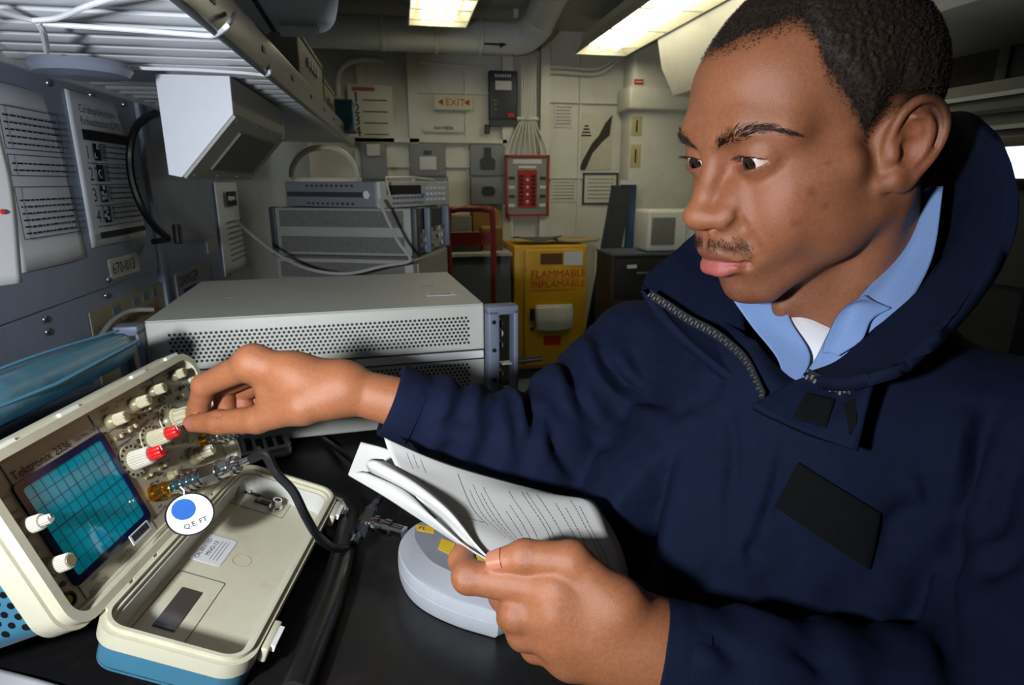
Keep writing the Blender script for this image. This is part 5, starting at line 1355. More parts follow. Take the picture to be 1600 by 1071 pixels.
pe = empty('equipment_crate', frame((b0[0], b0[1], TABLE), f_, s_), 'dark instrument case at the foot of the stack, mostly hidden by the large analyzer', 'case')
MB().box((.17, .2, (b0[2]-TABLE)/2), (.34, .4, b0[2]-TABLE), None, .004).build('shell', M_DARK, pe); MB().box((-.004, .2, (b0[2]-TABLE)*.6), (.008, .14, .02)).build('handle', M_BLACKP, pe)
e, H = rbox('bench_multimeter', 586, 284, 326, 1.56, 38, .33, .33, 'slim grey bench multimeter with dark display and tilted bail, on top of the stack', 'multimeter', mat('meter_grey', (112, 115, 122), .5, var=.04))
MB().box((.165, -.006, H/2), (.33, .014, H*1.02), None, .004).build('front_bezel', M_INST, e)
MB().box((.105, -.0135, H*.68), (.15, .003, H*.36)).build('display', M_BLACKP, e)
for i in range(9):
    for j in range(2): MB().box((.055+.016*i, -.014, H*.16+j*.014), (.009, .004, .006)).build('button', M_BEZEL, e)
for i in range(5):
    for j in range(3): MB().box((.215+.021*i, -.014, H*.26+j*.016), (.012, .004, .007)).build('button', mat('pale_key', (200, 202, 206), .5), e)
MB().box((.188, -.014, H*.45), (.010, .004, .010)).build('shift_button', mat('blue_key', (60, 110, 180), .5), e)
MB().tube([(.02, -.03, H*.5), (.0, -.035, H+.010), (.12, -.03, H+.012), (.24, -.02, H+.006)], .003, 8).build('bail', M_CREAM, e)
MB().lathe((-.0006, .03, H*.5), (-1, 0, 0), [(0, .011), (.003, .010)], 20).build('bail_pivot', M_PAPER, e)
for i in range(10): MB().box((-.0008, .08+.018*i, H*.84), (.002, .008, .006)).build('vent_slot', M_DARK, e); MB().box((-.0008, .08+.018*i, H*.14), (.002, .008, .006)).build('vent_slot', M_DARK, e)
MB().box((-.0012, .17, H*.5), (.003, .30, H*.2)).build('side_groove', M_DARK, e)
cp = [at(592, 312, 1.50), at(606, 345, 1.50), at(622, 378, 1.50), at(640, 402, 1.50), at(636, 410, 1.50), at(600, 416, 1.50), at(540, 428, 1.50), at(480, 420, 1.50), at(430, 395, 1.55), at(385, 360, 1.6), at(372, 345, 1.7)]
tag(MB().tube([Vector(p) for p in catmull(cp, 6)], .0042, 8).build('power_cable', mat('grey_cord', (150, 150, 146), .5)), 'grey cord hanging from the multimeter and drooping left to the wall', 'cord')
# hoop-handled tray and boxes behind the stack
hy = 2.3
tr = [on(x, y, 1, hy) for x, y in ((456, 278), (457, 262), (470, 242), (490, 232), (520, 232), (545, 246), (556, 268), (557, 280))]
t0 = empty('tote_tray', Matrix.Translation(Vector(tr[0])), 'cream tray with a tall hoop handle behind the multimeter', 'tray')
MB().tube([Vector(p)-Vector(tr[0]) for p in catmull(tr, 6)], .010, 10).build('hoop_handle', M_CREAM, t0)
a, b = on(455, 272, 1, hy), on(560, 281, 1, hy); MB().box(((b[0]-a[0])/2, .09, -.02), (b[0]-a[0], .2, .045), None, .005).build('tray_base', M_CREAM, t0)
MB().box(((b[0]-a[0])/2, .09, -.042-(b[2]-.042-TABLE-.0)/2+.0), (.16, .16, max(.02, b[2]-.042-TABLE-.005))).build('pedestal', M_DARK, t0)
# ------------------------------------------------------------------ slatted shelf over the bench
SHZ = CAMZ+.172; SX1 = -.192
shelf = empty('slatted_shelf', (XL, .4, SHZ), 'grey metal slatted shelf mounted on the left wall over the bench', 'shelf')
M_SHELF = mat('shelf_enamel', (206, 210, 216), .35, var=.04, scale=10)
sy0, sy1 = .35, 2.95
bm_ = MB().prism([(0, .004), (.010, 0), (.024, 0), (.034, .004), (.034, .014), (0, .014)], 0, SX1-XL-.012, Matrix(((0, 0, 1, 0), (1, 0, 0, 0), (0, 1, 0, 0), (0, 0, 0, 1)))).mesh('slat')
k = 0; y = sy0
while y < sy1:
    link('slat', bm_, M_SHELF, shelf, Matrix.Translation((.006, y-.4, 0))); y += .062
MB().box((SX1-XL, (sy0+sy1)/2-.4, .016), (.012, sy1-sy0, .056), None, .003).build('front_rail', mat('rail_steel', (120, 122, 126), .3, metal=.7, var=.1), shelf)
MB().box((.008, (sy0+sy1)/2-.4, .012), (.012, sy1-sy0, .04)).build('back_rail', M_SHELF, shelf)
for y in (.55, 1.52, 2.5): MB().box((.18, y-.4, .008), (.35, .03, .010)).build('cross_beam', M_SHELF, shelf)
for i in range(9): MB().box((SX1-XL+.0065, .5+.26*i-.4, .018), (.002, .02, .008)).build('rail_slot', M_BLACKP, shelf)
# white cord tied under the shelf
def cable(name, pts, r, m, label, cat='cable', n=6): return tag(MB().tube([Vector(p) for p in catmull(pts, n)], r, 8).build(name, m), label, cat)
z_ = SHZ-.010
def us(x, y, dz=0.0): return on(x, y, 2, z_-dz)
M_TIE = mat('white_cord', (228, 230, 236), .5, var=.02)
cable('white_string', [us(-40, 5), us(20, 24), us(55, 33), us(80, 38), us(200, 46), us(300, 54), us(335, 55), us(355, 40), us(368, 22, -.03)], .0028, M_TIE, 'white cord tied along the underside of the shelf near the camera', 'cord')
cable('cable_tie', [us(52, 32), us(90, 28), us(130, 12), us(165, 0), us(200, -12)], .0026, M_TIE, 'white strap running up from the knot under the shelf', 'strap')
cable('cable_tie', [us(58, 34), us(66, 46, .004), us(70, 62, .006), us(73, 80, .010)], .0034, M_TIE, 'short loose white tail of the knot under the shelf', 'strap', 4)
cable('white_wire', [us(186, 104), us(230, 107), us(300, 109), us(380, 114), us(414, 117), us(421, 112), us(422, 88, -.04)], .0026, M_TIE, 'white wire hooked along the shelf above the white speaker', 'wire')
tag(MB().lathe(us(125, 98, .004), (0, 0, -1), [(0, .058), (.008, .062), (.016, .056), (.02, .03)], 36).build('round_lamp', mat('grey_lens', (128, 136, 154), .4)), 'flat round grey puck under the shelf', 'lamp')
# things standing on the shelf
zt2 = SHZ+.016
def on_shelf(name, x0, x1, y0, y1, h, m, label, cat, bev=.006):
    e = empty(name, ((x0+x1)/2, (y0+y1)/2, zt2), label, cat); MB().box((0, 0, h/2), (x1-x0, y1-y0, h), None, bev).build('body', m, e); return e
e = empty('wall_unit', (-.135, .95, CAMZ+.215), 'rounded white equipment housing above the shelf at the top edge', 'housing')
HO = at(460, 20, 1.04); HM = frame(HO, (1, 0, 0), (0, -.55, .83)); HNn = np.array(HM.col[2][:3]); HX = np.array(HM.col[0][:3]); HY = np.array(HM.col[1][:3])
e.matrix_world = HM
def hp_(x, y, l=0.0):
    r = ray(x, y); o = HO+HNn*l; q = CAM+r*(((o-CAM)@HNn)/(r@HNn))-o; return (float(q@HX), float(q@HY))
M_HOUS = mat('white_enamel', (212, 216, 222), .3)
bd = catmull([hp_(*q) for q in ((452, 52), (500, 52), (520, 40), (528, 10), (530, -30), (530, -70))], 5)
MB().prism([tuple(q) for q in bd]+[hp_(360, -70), hp_(385, -10), hp_(425, 50)], -.14, 0).build('body', M_HOUS, e)
MB().prism(rrect(.062, .018, .004, 3, *hp_(467, 45)), 0, .014).build('latch', M_PAPER, e)
MB().prism([hp_(385, -12, .004), hp_(392, -12, .004), hp_(432, 50, .004), hp_(425, 50, .004)], 0, .004).build('side_seam', M_DARK, e)
MB().prism([hp_(*q) for q in ((425, 50), (385, -10), (360, -70), (330, -70), (352, -10), (415, 56))], -.10, -.004).build('side_panel', M_SHELF, e)
MB().box((-.10, .10, -.12), (.30, .03, .05)).build('mount_arm', M_SHELF, e)
for (x0, x1, y0, y1, h, m, lb, ct) in ((-.46, -.20, 1.50, 1.95, .13, mat('tan_case', (120, 116, 104), .6, var=.1), 'tan instrument case lying on the shelf behind the white housing', 'case'),
                                       (-.42, -.20, 1.98, 2.28, .10, mat('khaki_case', (104, 98, 78), .6, var=.1), 'khaki box with dark lettering on the shelf', 'box'),
                                       (-.26, -.15, 2.45, 2.62, .10, mat('blue_case', (44, 82, 104), .5, var=.1), 'small blue bin at the far end of the shelf', 'bin')):
    e = on_shelf('storage_case', x0, x1, y0, y1, h, m, lb, ct)
    MB().box((0, 0, h+.004), ((x1-x0)*1.02, (y1-y0)*1.02, .012), None, .003).build('lid', m, e)
    if 'lettering' in lb: smudge(e, .24, .045, M_INK, frame(((x1-x0)/2+.001, -.12, .025), (0, 1, 0), (0, 0, 1)), 6, 4)
    if 'tan' in lb:
        for i in range(4): MB().box(((x1-x0)/2+.003, -.10+.05*i, .09), (.008, .025, .018)).build('clasp', M_PAPER, e)
# ------------------------------------------------------------------ white wedge speaker under the shelf
Y1, Y2 = 1.12, 1.60
pr = [on(x, y, 1, Y1) for x, y in ((246, 143), (362, 151), (364, 178), (284, 277), (264, 273))]
zt3 = SHZ-.005; pr = [np.array([q[0], q[1], min(q[2], zt3)]) for q in pr]; pr[0][2] = pr[1][2] = zt3
so = np.array([pr[0][0], Y1, zt3])
spk = empty('wedge_speaker', Matrix.Translation(Vector(so)), 'white wedge-shaped speaker with square grille hanging under the shelf', 'speaker')
PM = Matrix(((1, 0, 0, 0), (0, 0, 1, 0), (0, 1, 0, 0), (0, 0, 0, 1)))
pp = [(q[0]-so[0], q[2]-so[2]) for q in pr]
M_SPK = mat('speaker_white', (214, 218, 228), .4, var=.02)
M_SPKG = mat('speaker_grey', (150, 150, 146), .45, var=.05)
MB().prism(pp, 0, .008, PM).build('end_plate', M_SPK, spk)
MB().prism(pp, Y2-Y1-.008, Y2-Y1, PM).build('end_plate', M_SPK, spk)
MB().prism([(x*.985+.001, z*.985) for x, z in pp], .008, Y2-Y1-.008, PM).build('body', M_SPKG, spk)
a, b = Vector((pp[2][0], 0, pp[2][1])), Vector((pp[3][0], 0, pp[3][1])); dn = (b-a).normalized(); nrm = Vector((0, 1, 0)).cross(dn); nrm = -nrm if nrm.x < 0 else nrm
gf = Matrix(((dn.x, 0, nrm.x, a.x), (dn.y, 1, nrm.y, 0), (dn.z, 0, nrm.z, a.z), (0, 0, 0, 1))); Ls = (b-a).length
MB().box((Ls/2, (Y2-Y1)/2, .002), (Ls*.98, (Y2-Y1)*.98, .006), gf).build('baffle', M_SPKG, spk)
gr = MB().box((Ls*.50, (Y2-Y1)*.52, .006), (Ls*.62, (Y2-Y1)*.66, .006), gf).build('grille', mat('grille_cloth', (92, 92, 92), .7, var=.3, scale=600), spk)
MB().box((Ls*.86, (Y2-Y1)*.52, .007), (Ls*.05, (Y2-Y1)*.72, .006), gf).build('trim_bar', M_SPK, spk)
sm2 = MB().lathe((0, 0, 0), (0, 0, 1), [(0, .004), (.002, .003)], 10).mesh('screw')
for u_ in (.06, .94):
    for v_ in (.06, .35, .65, .94): link('screw', sm2, M_SCREW, spk, gf @ Matrix.Translation((Ls*u_, (Y2-Y1)*v_, .005)))
MB().lathe((Ls*.2, .07, .005), (0, 0, 1), [(0, .010), (.004, .009)], 16).build('port', M_BLACKP, spk); spk.children[-1].matrix_local = gf
cable('speaker_cable', [at(243, 178, 1.10), at(232, 182, 1.12), at(212, 200, 1.15), at(203, 235, 1.17), at(206, 280, 1.18), at(222, 325, 1.20), at(243, 355, 1.24), at(262, 372, 1.28)], .0075, M_BLACKP, 'thick black cable curving down the wall from the speaker', 'cable', 8)
pg_ = MB().cyl(at(276, 352, 1.29), at(279, 380, 1.29), .009, n=12).build('cable_plug', M_BLACKP); tag(pg_, 'black plug on the wall at the end of the speaker cable', 'plug')
MB().cyl(at(238, 378, 1.30), at(266, 374, 1.30), .006, n=10).build('plug_tail', M_BLACKP, pg_)
# ------------------------------------------------------------------ papers and signs on the left wall
M_POST = mat('poster_paper', (226, 230, 238), .55, var=.03, scale=8)
def wall_sheet(name, y0, y1, z0, z1, label, cat, m=M_POST, bow=.004, lift=.006):
    e = empty(name, FW_L(y0, z0, lift), label, cat); w, h = y1-y0, z1-z0
    G_ = np.array([[(w*u_, h*v_, bow*math.sin(3.1*u_+1.5*v_)*(.4+.6*u_)) for v_ in (0, .5, 1)] for u_ in (0, .33, .66, 1)])
    V, Q = sheet_np(G_, .0006, 5, 5); link('sheet', np_mesh('sheet', V, Q), m, e); return e, w, h
def lines(e, x0, x1, ys, th, m, z=.0085, ragged=.0, seed=1, name='printed_text'):
    r_ = random.Random(seed); mb = MB()
    for y in ys:
        x = x0
        while x < x1-r_.random()*ragged:
            l = r_.uniform(.004, .016); mb.box((min(x+l/2, x1), y, z), (l, th, .0003)); x += l+.003
    o = mb.build(name, m, e); o['kind'] = 'stuff'; return o
e, w, h = wall_sheet('text_poster', .985, 1.172, -.128, .136, 'white notice with three boxed paragraphs on the grey wall, left of the CPR chart', 'notice')
for (a, b, c, d) in ((.04, .86, .66, .88), (.04, .88, .52, .63), (.04, .90, .18, .46)):
    mb = MB()
    for (cx, cy, ww, hh) in (((a+b)/2*w, c*h, (b-a)*w, .0012), ((a+b)/2*w, d*h, (b-a)*w, .0012), (a*w, (c+d)/2*h, .0012, (d-c)*h), (b*w, (c+d)/2*h, .0012, (d-c)*h)): mb.box((cx, cy, .0085), (ww, hh, .0004))
    mb.build('text_box', M_INK, e)
    lines(e, (a+.04)*w, (b-.05)*w, [c*h+(i+.8)*.0095 for i in range(int((d-c)*h/.0095)-1)], .0024, M_INK, seed=int(c*99))
e, w, h = wall_sheet('cpr_poster', 1.200, 1.445, -.114, .152, 'CPR instruction chart with numbered steps on the grey wall', 'poster')
text('Cardiopulmonary', .0195, M_INK, e, Matrix.Translation((.020, h-.034, .0088))); text('Resuscitation (CPR)', .0195, M_INK, e, Matrix.Translation((.020, h-.054, .0088)))
MB().box((w*.5, h-.071, .0086), (w*.84, .018, .0005)).build('title_bar', M_INK, e); MB().box((w*.5, .020, .0086), (w*.82, .011, .0005)).build('footer_bar', M_INK, e)
for i, s_ in enumerate('1234'):
    yy = h-.106-i*.037; text(s_, .034, M_INK, e, Matrix.Translation((.018, yy-.006, .0088)))
    pc_ = MB().box((.062, yy+.007, .0086), (.026, .030, .0005)).build('step_picture', M_INK, e)
    mb = MB()
    for q in range(5): mb.box((.062+random.Random(i*9+q).uniform(-.008, .008), yy+.008+random.Random(i*7+q).uniform(-.011, .011), .0090), (.008, .007, .0003))
    mb.build('picture_detail', M_POST, pc_)
    lines(e, .085, w*.9, [yy+.018, yy+.008, yy-.002], .003, M_INKG, seed=i+20); MB().box((w*.5, yy-.013, .0086), (w*.84, .0012, .0004)).build('rule', M_INK, e)
e, w, h = wall_sheet('printed_notice', 1.98, 2.26, -.285, 0.0, 'narrow white notice with a black box heading beyond the black cable', 'notice', M_POST, .004, .01)
MB().box((w*.5, h*.82, .0118), (w*.42, h*.16, .0006)).build('black_heading', M_INK, e); smudge(e, w*.3, .014, M_POST, Matrix.Translation((w*.35, h*.80, .0125)), 5, 5)
lines(e, w*.18, w*.85, [h*(.15+.06*i) for i in range(8)], .005, M_INKG, z=.012, seed=44)
def plate(name, y0, y1, z0, z1, label, cat, m, txt, size, tm=M_INK, sx=1.0, tilt=0):
    e = empty(name, FW_L(y0, z0, .004) @ Matrix.Rotation(tilt, 4, 'Z'), label, cat); w, h = y1-y0, z1-z0
    MB().prism(rrect(w, h, .004, 3, w/2, h/2), 0, .002).build('plate', m, e)
    for i, (s_, yy) in enumerate(txt): text(s_, size, tm, e, Matrix.Translation((w*.06, h*yy, .0024)), sx=sx)
    return e
plate('number_plate', 1.255, 1.385, -.180, -.142, 'white number plate reading 670-013 below the CPR chart', 'sign', mat('plate_white', (206, 206, 204), .5), [('670-013', .22)], .031, M_INK, 1.0)
e = plate('danger_sign', 1.15, 1.50, -.40, -.222, 'faded yellow danger high voltage sign low on the grey wall', 'sign', mat('faded_sign', (146, 140, 116), .6, var=.08), [('DANGER-HIGH VOLTAGE', .70)], .027, mat('faded_red', (150, 62, 48), .6), .92)
for i, (x, wd) in enumerate(((.10, .03), (.19, .025), (.24, .025), (.29, .02))): MB().box((x, .162, .0026), (wd, .016, .0008)).build('blue_sticker', mat('pale_blue_sticker', (96, 118, 140), .6), e)
e = plate('danger_sign', 1.58, 1.86, -.29, -.218, 'small pale danger sign just behind the large analyzer', 'sign', mat('pale_sign', (160, 162, 160), .6), [('DANGER', .52)], .038, M_INK, 1.0)
MB().box((.09, .018, .0026), (.10, .02, .0008)).build('blue_panel', mat('dark_blue_print', (50, 66, 110), .6), e)
plate('small_plate', 1.86, 1.96, -.20, -.155, 'blank pale tag plate beside the narrow notice', 'sign', mat('pale_sign', (160, 162, 160), .6), [], .018, M_INKG)
# blown-out paper at the left edge, hanging from the shelf closer to the camera
q = [at(*p) for p in ((-60, 150, .62), (-5, 190, .66), (-60, 300, .62), (22, 300, .675), (-60, 455, .62), (35, 442, .68))]
V, Q = sheet_np(np.array([[q[0], q[1]], [q[2], q[3]], [q[4], q[5]]]), .0006, 8, 8)
hs = tag(link('hanging_sheet', np_mesh('hanging_sheet', V, Q), M_PAPER), 'bright white sheet hanging at the left edge of the picture', 'paper')
MB().lathe(at(4, 331, .658), (.7, -.6, 0), [(0, .003), (.002, .002)], 10).build('pin', M_REDINK, hs)
MB().tube([Vector(at(-30, 170, .64)), Vector(at(-40, 60, .72)), Vector(us(-40, 5))], .0012, 6).build('hanging_string', M_TIE, hs)
# wall cords at bench level
cable('wall_cable', [at(146, 462, 1.20), at(140, 478, 1.19), at(122, 505, 1.12), at(108, 530, 1.05), at(102, 560, 1.0), at(110, 600, .96)], .0038, mat('grey_cord', (150, 150, 146), .5), 'grey cord dropping down the wall behind the teal pouch', 'cord')
cable('wall_cable', [at(240, 484, 1.18), at(205, 486, 1.15), at(178, 500, 1.10), at(158, 525, 1.05), at(148, 548, 1.02), at(150, 590, .98)], .0044, mat('grey_cord', (150, 150, 146), .5), 'pale cord bending down beside the large analyzer', 'cord')
# ------------------------------------------------------------------ far end of the compartment
def bbox(name, x0, y0, x1, y1, Y, dep, m, label, cat, bev=.006, group=None, part='body'):
    "thing whose front face spans the pixel rectangle at distance Y; local x right, y up, z towards the camera, origin at the lower left front"
    a = on(x0, y1, 1, Y); b = on(x1, y0, 1, Y); w, h = b[0]-a[0], b[2]-a[2]
    e = empty(name, frame((a[0], Y, a[2]), (1, 0, 0), (0, 0, 1)), label, cat, group)
    MB().box((w/2, h/2, -dep/2), (w, h, dep), None, bev).build(part, m, e); return e, w, h
# big insulated duct with elbow
M_DUCT = mat('duct_lagging', (200, 202, 200), .5, var=.05, scale=5, bump=.15, bscale=30)
dy = 3.75; zc = (on(680, 28, 1, dy)[2]+on(680, 82, 1, dy)[2])/2; rd = (on(680, 28, 1, dy)[2]-on(680, 82, 1, dy)[2])/2
xe = on(800, 50, 1, dy)[0]
dt = empty('ventilation_duct', (xe, dy, zc), 'fat pale lagged duct crossing the far wall and bending towards the ceiling', 'duct')
MB().cyl((XL-xe+.01, 0, 0), (0, 0, 0), rd, n=36).build('straight_run', M_DUCT, dt)
el = [(rd*1.6*math.sin(a), -rd*1.6*(1-math.cos(a)), .10*(1-math.cos(a))) for a in [math.pi/2*i/8 for i in range(9)]]
MB().tube(el+[(el[-1][0]+.01, el[-1][1]-.25, el[-1][2]+.06), (el[-1][0]+.03, el[-1][1]-1.0, el[-1][2]+.10)], rd*1.01, 32).build('elbow', M_DUCT, dt)
for x in (-.75, -.45, -.2): MB().lathe((x, 0, 0), (1, 0, 0), [(0, rd+.002), (.006, rd+.006), (.02, rd+.006), (.026, rd+.002)], 36, False).build('band', M_DUCT, dt)
aw = MB().box((0, 0, 0), (.09, .003, .012)).prism([(.045, -.02), (.085, 0), (.045, .02)], -.002, .002, Matrix(((1, 0, 0, 0), (0, 0, 1, 0), (0, 1, 0, 0), (0, 0, 0, 1)))).build('flow_arrow', M_INK, dt, Matrix.Translation((-.13, -rd*.86, -rd*.55)))
for x in (-.55, .02): MB().box((x, .0, rd+.05), (.03, .03, ZC-zc-rd+.0)).build('hanger', M_WHITE, dt); dt.children[-1].location.z = 0
# exit sign, meter, notices
e, w, h = bbox('exit_sign', 679, 149, 739, 171, YF-.052, .01, mat('sign_cream', (196, 196, 168), .5), 'cream exit sign with red arrows on the back wall', 'sign', .001)
text('EXIT', h*.66, M_REDINK, e, Matrix.Translation((w*.28, h*.27, .0012)), sx=1.05)
for s_, x in ((-1, w*.16), (1, w*.84)):
    MB().prism([(x-.02*1, h*.5), (x+.016, h*.72), (x+.016, h*.28)], 0, .0015).build('arrow', M_REDINK, e)
e, w, h = bbox('chart_recorder', 765, 111, 808, 187, YF-.06, .12, mat('dark_slate_case', (44, 48, 56), .45, var=.08), 'dark wall-mounted meter box with small white dial', 'meter')
MB().box((w*.5, h*.70, .004), (w*.58, h*.18, .008)).build('dial_window', M_PAPER, e); MB().box((w*.78, h*.10, .003), (w*.24, h*.08, .006)).build('red_label', M_REDINK, e)
for i in range(3): MB().lathe((w*.22, h*(.22+.09*i), 0), (0, 0, 1), [(0, .008), (.006, .007)], 12).build('indicator', mat('green_lamp', (120, 150, 40), .2), e)
smudge(e, w*.6, .02, M_PAPER, Matrix.Translation((w*.2, h*.86, .002)), 7, 6); MB().box((w*.5, -.02, -.03), (w*.96, .04, .08)).build('bottom_tray', M_DARK, e); MB().cyl((-.015, -.03, -.02), (-.015, -.09, -.02), .018, n=12).build('handle', mat('brown_grip', (86, 50, 36), .5), e)
e, w, h = bbox('instruction_chart', 548, 134, 612, 222, YF-.05, .004, M_WHITE, 'pale chart with numbered rows on the back wall left of the exit sign', 'poster', .0005)
MB().box((w*.35, h*.93, .002), (w*.5, h*.06, .001)).build('red_heading', mat('dull_red', (160, 74, 58), .6), e)
for i in range(4): text(str(i+1), .09, M_INK, e, Matrix.Translation((w*.1, h*(.70-.2*i), .003))); MB().box((w*.6, h*(.74-.2*i), .002), (w*.55, .008, .001)).build('rule', M_INKG, e)
e, w, h = bbox('wall_notice', 662, 196, 724, 206, YF-.03, .003, M_WHITE, 'small white strip notice below the exit sign', 'notice', .0005); smudge(e, w*.5, .026, M_INKG, Matrix.Translation((w*.25, h*.3, .0022)), 8, 7)
# grey dispensers
for i, (x0, x1, y0, y1, Y, lb, pm) in enumerate(((566, 603, 223, 281, YF-.055, 'grey wall box behind the hoop handle, leftmost of three', None), (641, 696, 224, 276, YF-.055, 'grey wall box with a white square window below the exit sign', 'w'), (735, 789, 226, 275, YF-.055, 'grey wall box with a dark socket beside the red alarm panel', 'd'))):
    e, w, h = bbox('wall_box', x0, y0, x1, y1, Y, .15, mat('box_grey', (122, 126, 130), .5, var=.05), lb, 'box', .006)
    if pm == 'w': MB().box((w*.5, h*.40, .004), (w*.46, h*.40, .008), None, .003).build('window', M_PAPER, e); MB().box((w*.5, h*.72, .003), (w*.22, h*.12, .006)).build('clip', M_DARK, e)
    elif pm == 'd': MB().prism([(w*.3, h*.2), (w*.7, h*.2), (w*.72, h*.5), (w*.6, h*.62), (w*.6, h*.9), (w*.4, h*.9), (w*.4, h*.62), (w*.28, h*.5)], 0, .008).build('socket', M_DARK, e)
    else: MB().box((w*.5, h*.8, .01), (w*.5, h*.3, .02)).build('cup', M_PAPER, e)
    MB().box((w*.5, 0, .001), (w, .004, .004)).build('lower_seam', M_DARK, e)
for i, (x0, x1, y0, y1, lb) in enumerate(((650, 700, 277, 300, 'grey lower box under the white-windowed box'), (736, 790, 277, 320, 'grey lower box with oval opening left of the alarm panel'))):
    e, w, h = bbox('wall_box', x0, y0, x1, y1, YF-.055, .15, mat('box_grey', (122, 126, 130), .5, var=.05), lb, 'box'); MB().prism(rrect(w*.38, h*.34, h*.16, 5, w*.5, h*.5), 0, .006).build('opening', M_DARK, e)
# red-framed alarm panel and the cables feeding it
e, w, h = bbox('alarm_panel', 790, 243, 858, 338, YF-.082, .08, mat('panel_greygreen', (128, 134, 128), .5), 'grey alarm panel with red frame and red switch block on the back wall', 'panel')
mb = MB()
for (cx, cy, ww, hh) in ((w/2, h*.985, w, h*.035), (w/2, h*.015, w, h*.035), (w*.02, h/2, w*.045, h), (w*.98, h/2, w*.045, h)): mb.box((cx, cy, .006), (ww, hh, .014))
mb.build('red_frame', mat('alarm_red', (160, 30, 28), .45), e); rb_ = MB().box((w*.5, h*.45, .003), (w*.44, h*.62, .006)).build('switch_block', mat('alarm_red', (160, 30, 28), .45), e)
for i in range(8):
    for x in (.36, .64): MB().box((w*x, h*(.20+.066*i), .008), (w*.10, h*.04, .006)).build('toggle', M_INK, rb_)
for i in range(4): MB().lathe((w*.5, h*(.24+.12*i), .006), (0, 0, 1), [(0, .010), (.008, .008)], 12).build('push_button', M_PAPER, rb_)
for i in range(4):
    for x in (.14, .86): MB().box((w*x, h*(.18+.15*i), .002), (w*.14, h*.05, .004)).build('legend', M_DARK if i % 2 else M_PAPER, e)
MB().box((w*.5, h*.90, .002), (w*.66, h*.07, .003)).build('title_plate', M_PAPER, e); MB().box((w*.5, h*.81, .002), (w*.4, h*.04, .003)).build('title_plate', M_PAPER, e)
for i in range(8):
    t_ = i/7; Yc = YF-.075
    pts = [on(793+62*t_, 243, 1, Yc), on(797+54*t_, 225, 1, Yc), on(810+28*t_, 196, 1, Yc), on(815+22*t_, 184, 1, Yc), on(815+22*t_, 120, 1, Yc), on(813+26*t_, 30, 1, Yc), on(812+28*t_, -12, 1, Yc)]
    cable('conduit', pts, .0062, M_WHITE, ('leftmost', 'second from left', 'third from left', 'fourth from left', 'fourth from right', 'third from right', 'second from right', 'rightmost')[i]+' of the eight white cables fanning out above the alarm panel', 'cable', 5)['group'] = 'cables above the alarm panel'
e, w, h = bbox('cable_clamp', 808, 183, 842, 187, YF-.09, .03, M_WHITE, 'white clamp bar across the cables over the alarm panel', 'clamp', .002)
MB().box((w*.5, h*.5, .004), (w*.12, h*1.6, .008)).build('bolt', M_SCREW, e)
for k, yy in enumerate((104, 112)):
    cable('wall_pipe', [on(856, yy, 1, YF-.03), on(890, yy+2, 1, YF-.03), on(930, yy+4, 1, YF-.03), on(955, yy-8, 1, YF-.05), on(975, yy-28, 1, YF-.05)], .012, M_WHITE, ('upper' if k == 0 else 'lower')+' of two thin white pipes on the back wall below the long light', 'pipe')
cable('wall_pipe', [on(655, 96, 1, YF-.03), on(700, 101, 1, YF-.03), on(762, 106, 1, YF-.03)], .010, M_WHITE, 'thin white pipe on the back wall above the exit sign', 'pipe')
cable('wall_pipe', [on(528, 150, 1, YF-.06), on(528, 120, 1, YF-.06), on(540, 100, 1, YF-.06), on(570, 92, 1, YF-.06), on(600, 96, 1, YF-.06)], .018, M_WHITE, 'bent white pipe in the shadow under the duct', 'pipe')
# papers right of the alarm panel
e, w, h = bbox('tool_poster', 903, 178, 958, 266, YF-.005, .004, mat('poster_offwhite', (196, 194, 178), .55), 'poster of a dark hand tool on the back wall near the column', 'poster', .0005)
MB().prism([(w*.02, 0), (w*.22, 0), (w*.42, h*.30), (w*.70, h*.50), (w*.92, h*.62), (w*.98, h*.98), (w*.78, h*.84), (w*.60, h*.62), (w*.40, h*.48), (w*.15, h*.2)], 0, .002).build('tool_picture', mat('tool_print', (48, 42, 32), .6, var=.3), e)
for i in range(4): MB().box((w*.22, h*(.78-.055*i), .001), (w*(.12+.06*i), h*.028, .002)).build('caption', M_INK, e)
e, w, h = bbox('framed_notice', 909, 270, 966, 320, YF-.005, .008, M_WHITE, 'grey-framed white notice below the tool poster', 'notice', .0005)
MB().ring([(0, 0), (w, 0), (w, h), (0, h)], [(w*.05, h*.06), (w*.95, h*.06), (w*.95, h*.94), (w*.05, h*.94)], 0, .008).build('frame', M_DARK, e); lines(e, w*.15, w*.85, [h*(.2+.12*i) for i in range(6)], .006, M_INKG, z=.002, seed=9)
e, w, h = bbox('paper_notice', 860, 280, 900, 316, YF-.005, .003, M_WHITE, 'plain white paper sheet right of the alarm panel', 'notice', .0005); lines(e, w*.1, w*.9, [h*(.15+.14*i) for i in range(6)], .006, M_INKG, z=.001, seed=10)
e, w, h = bbox('paper_notice', 866, 162, 894, 199, YF-.005, .003, M_WHITE, 'faint white paper sheet high on the wall left of the tool poster', 'notice', .0005); lines(e, w*.1, w*.9, [h*(.15+.14*i) for i in range(6)], .006, M_INKG, z=.001, seed=11)
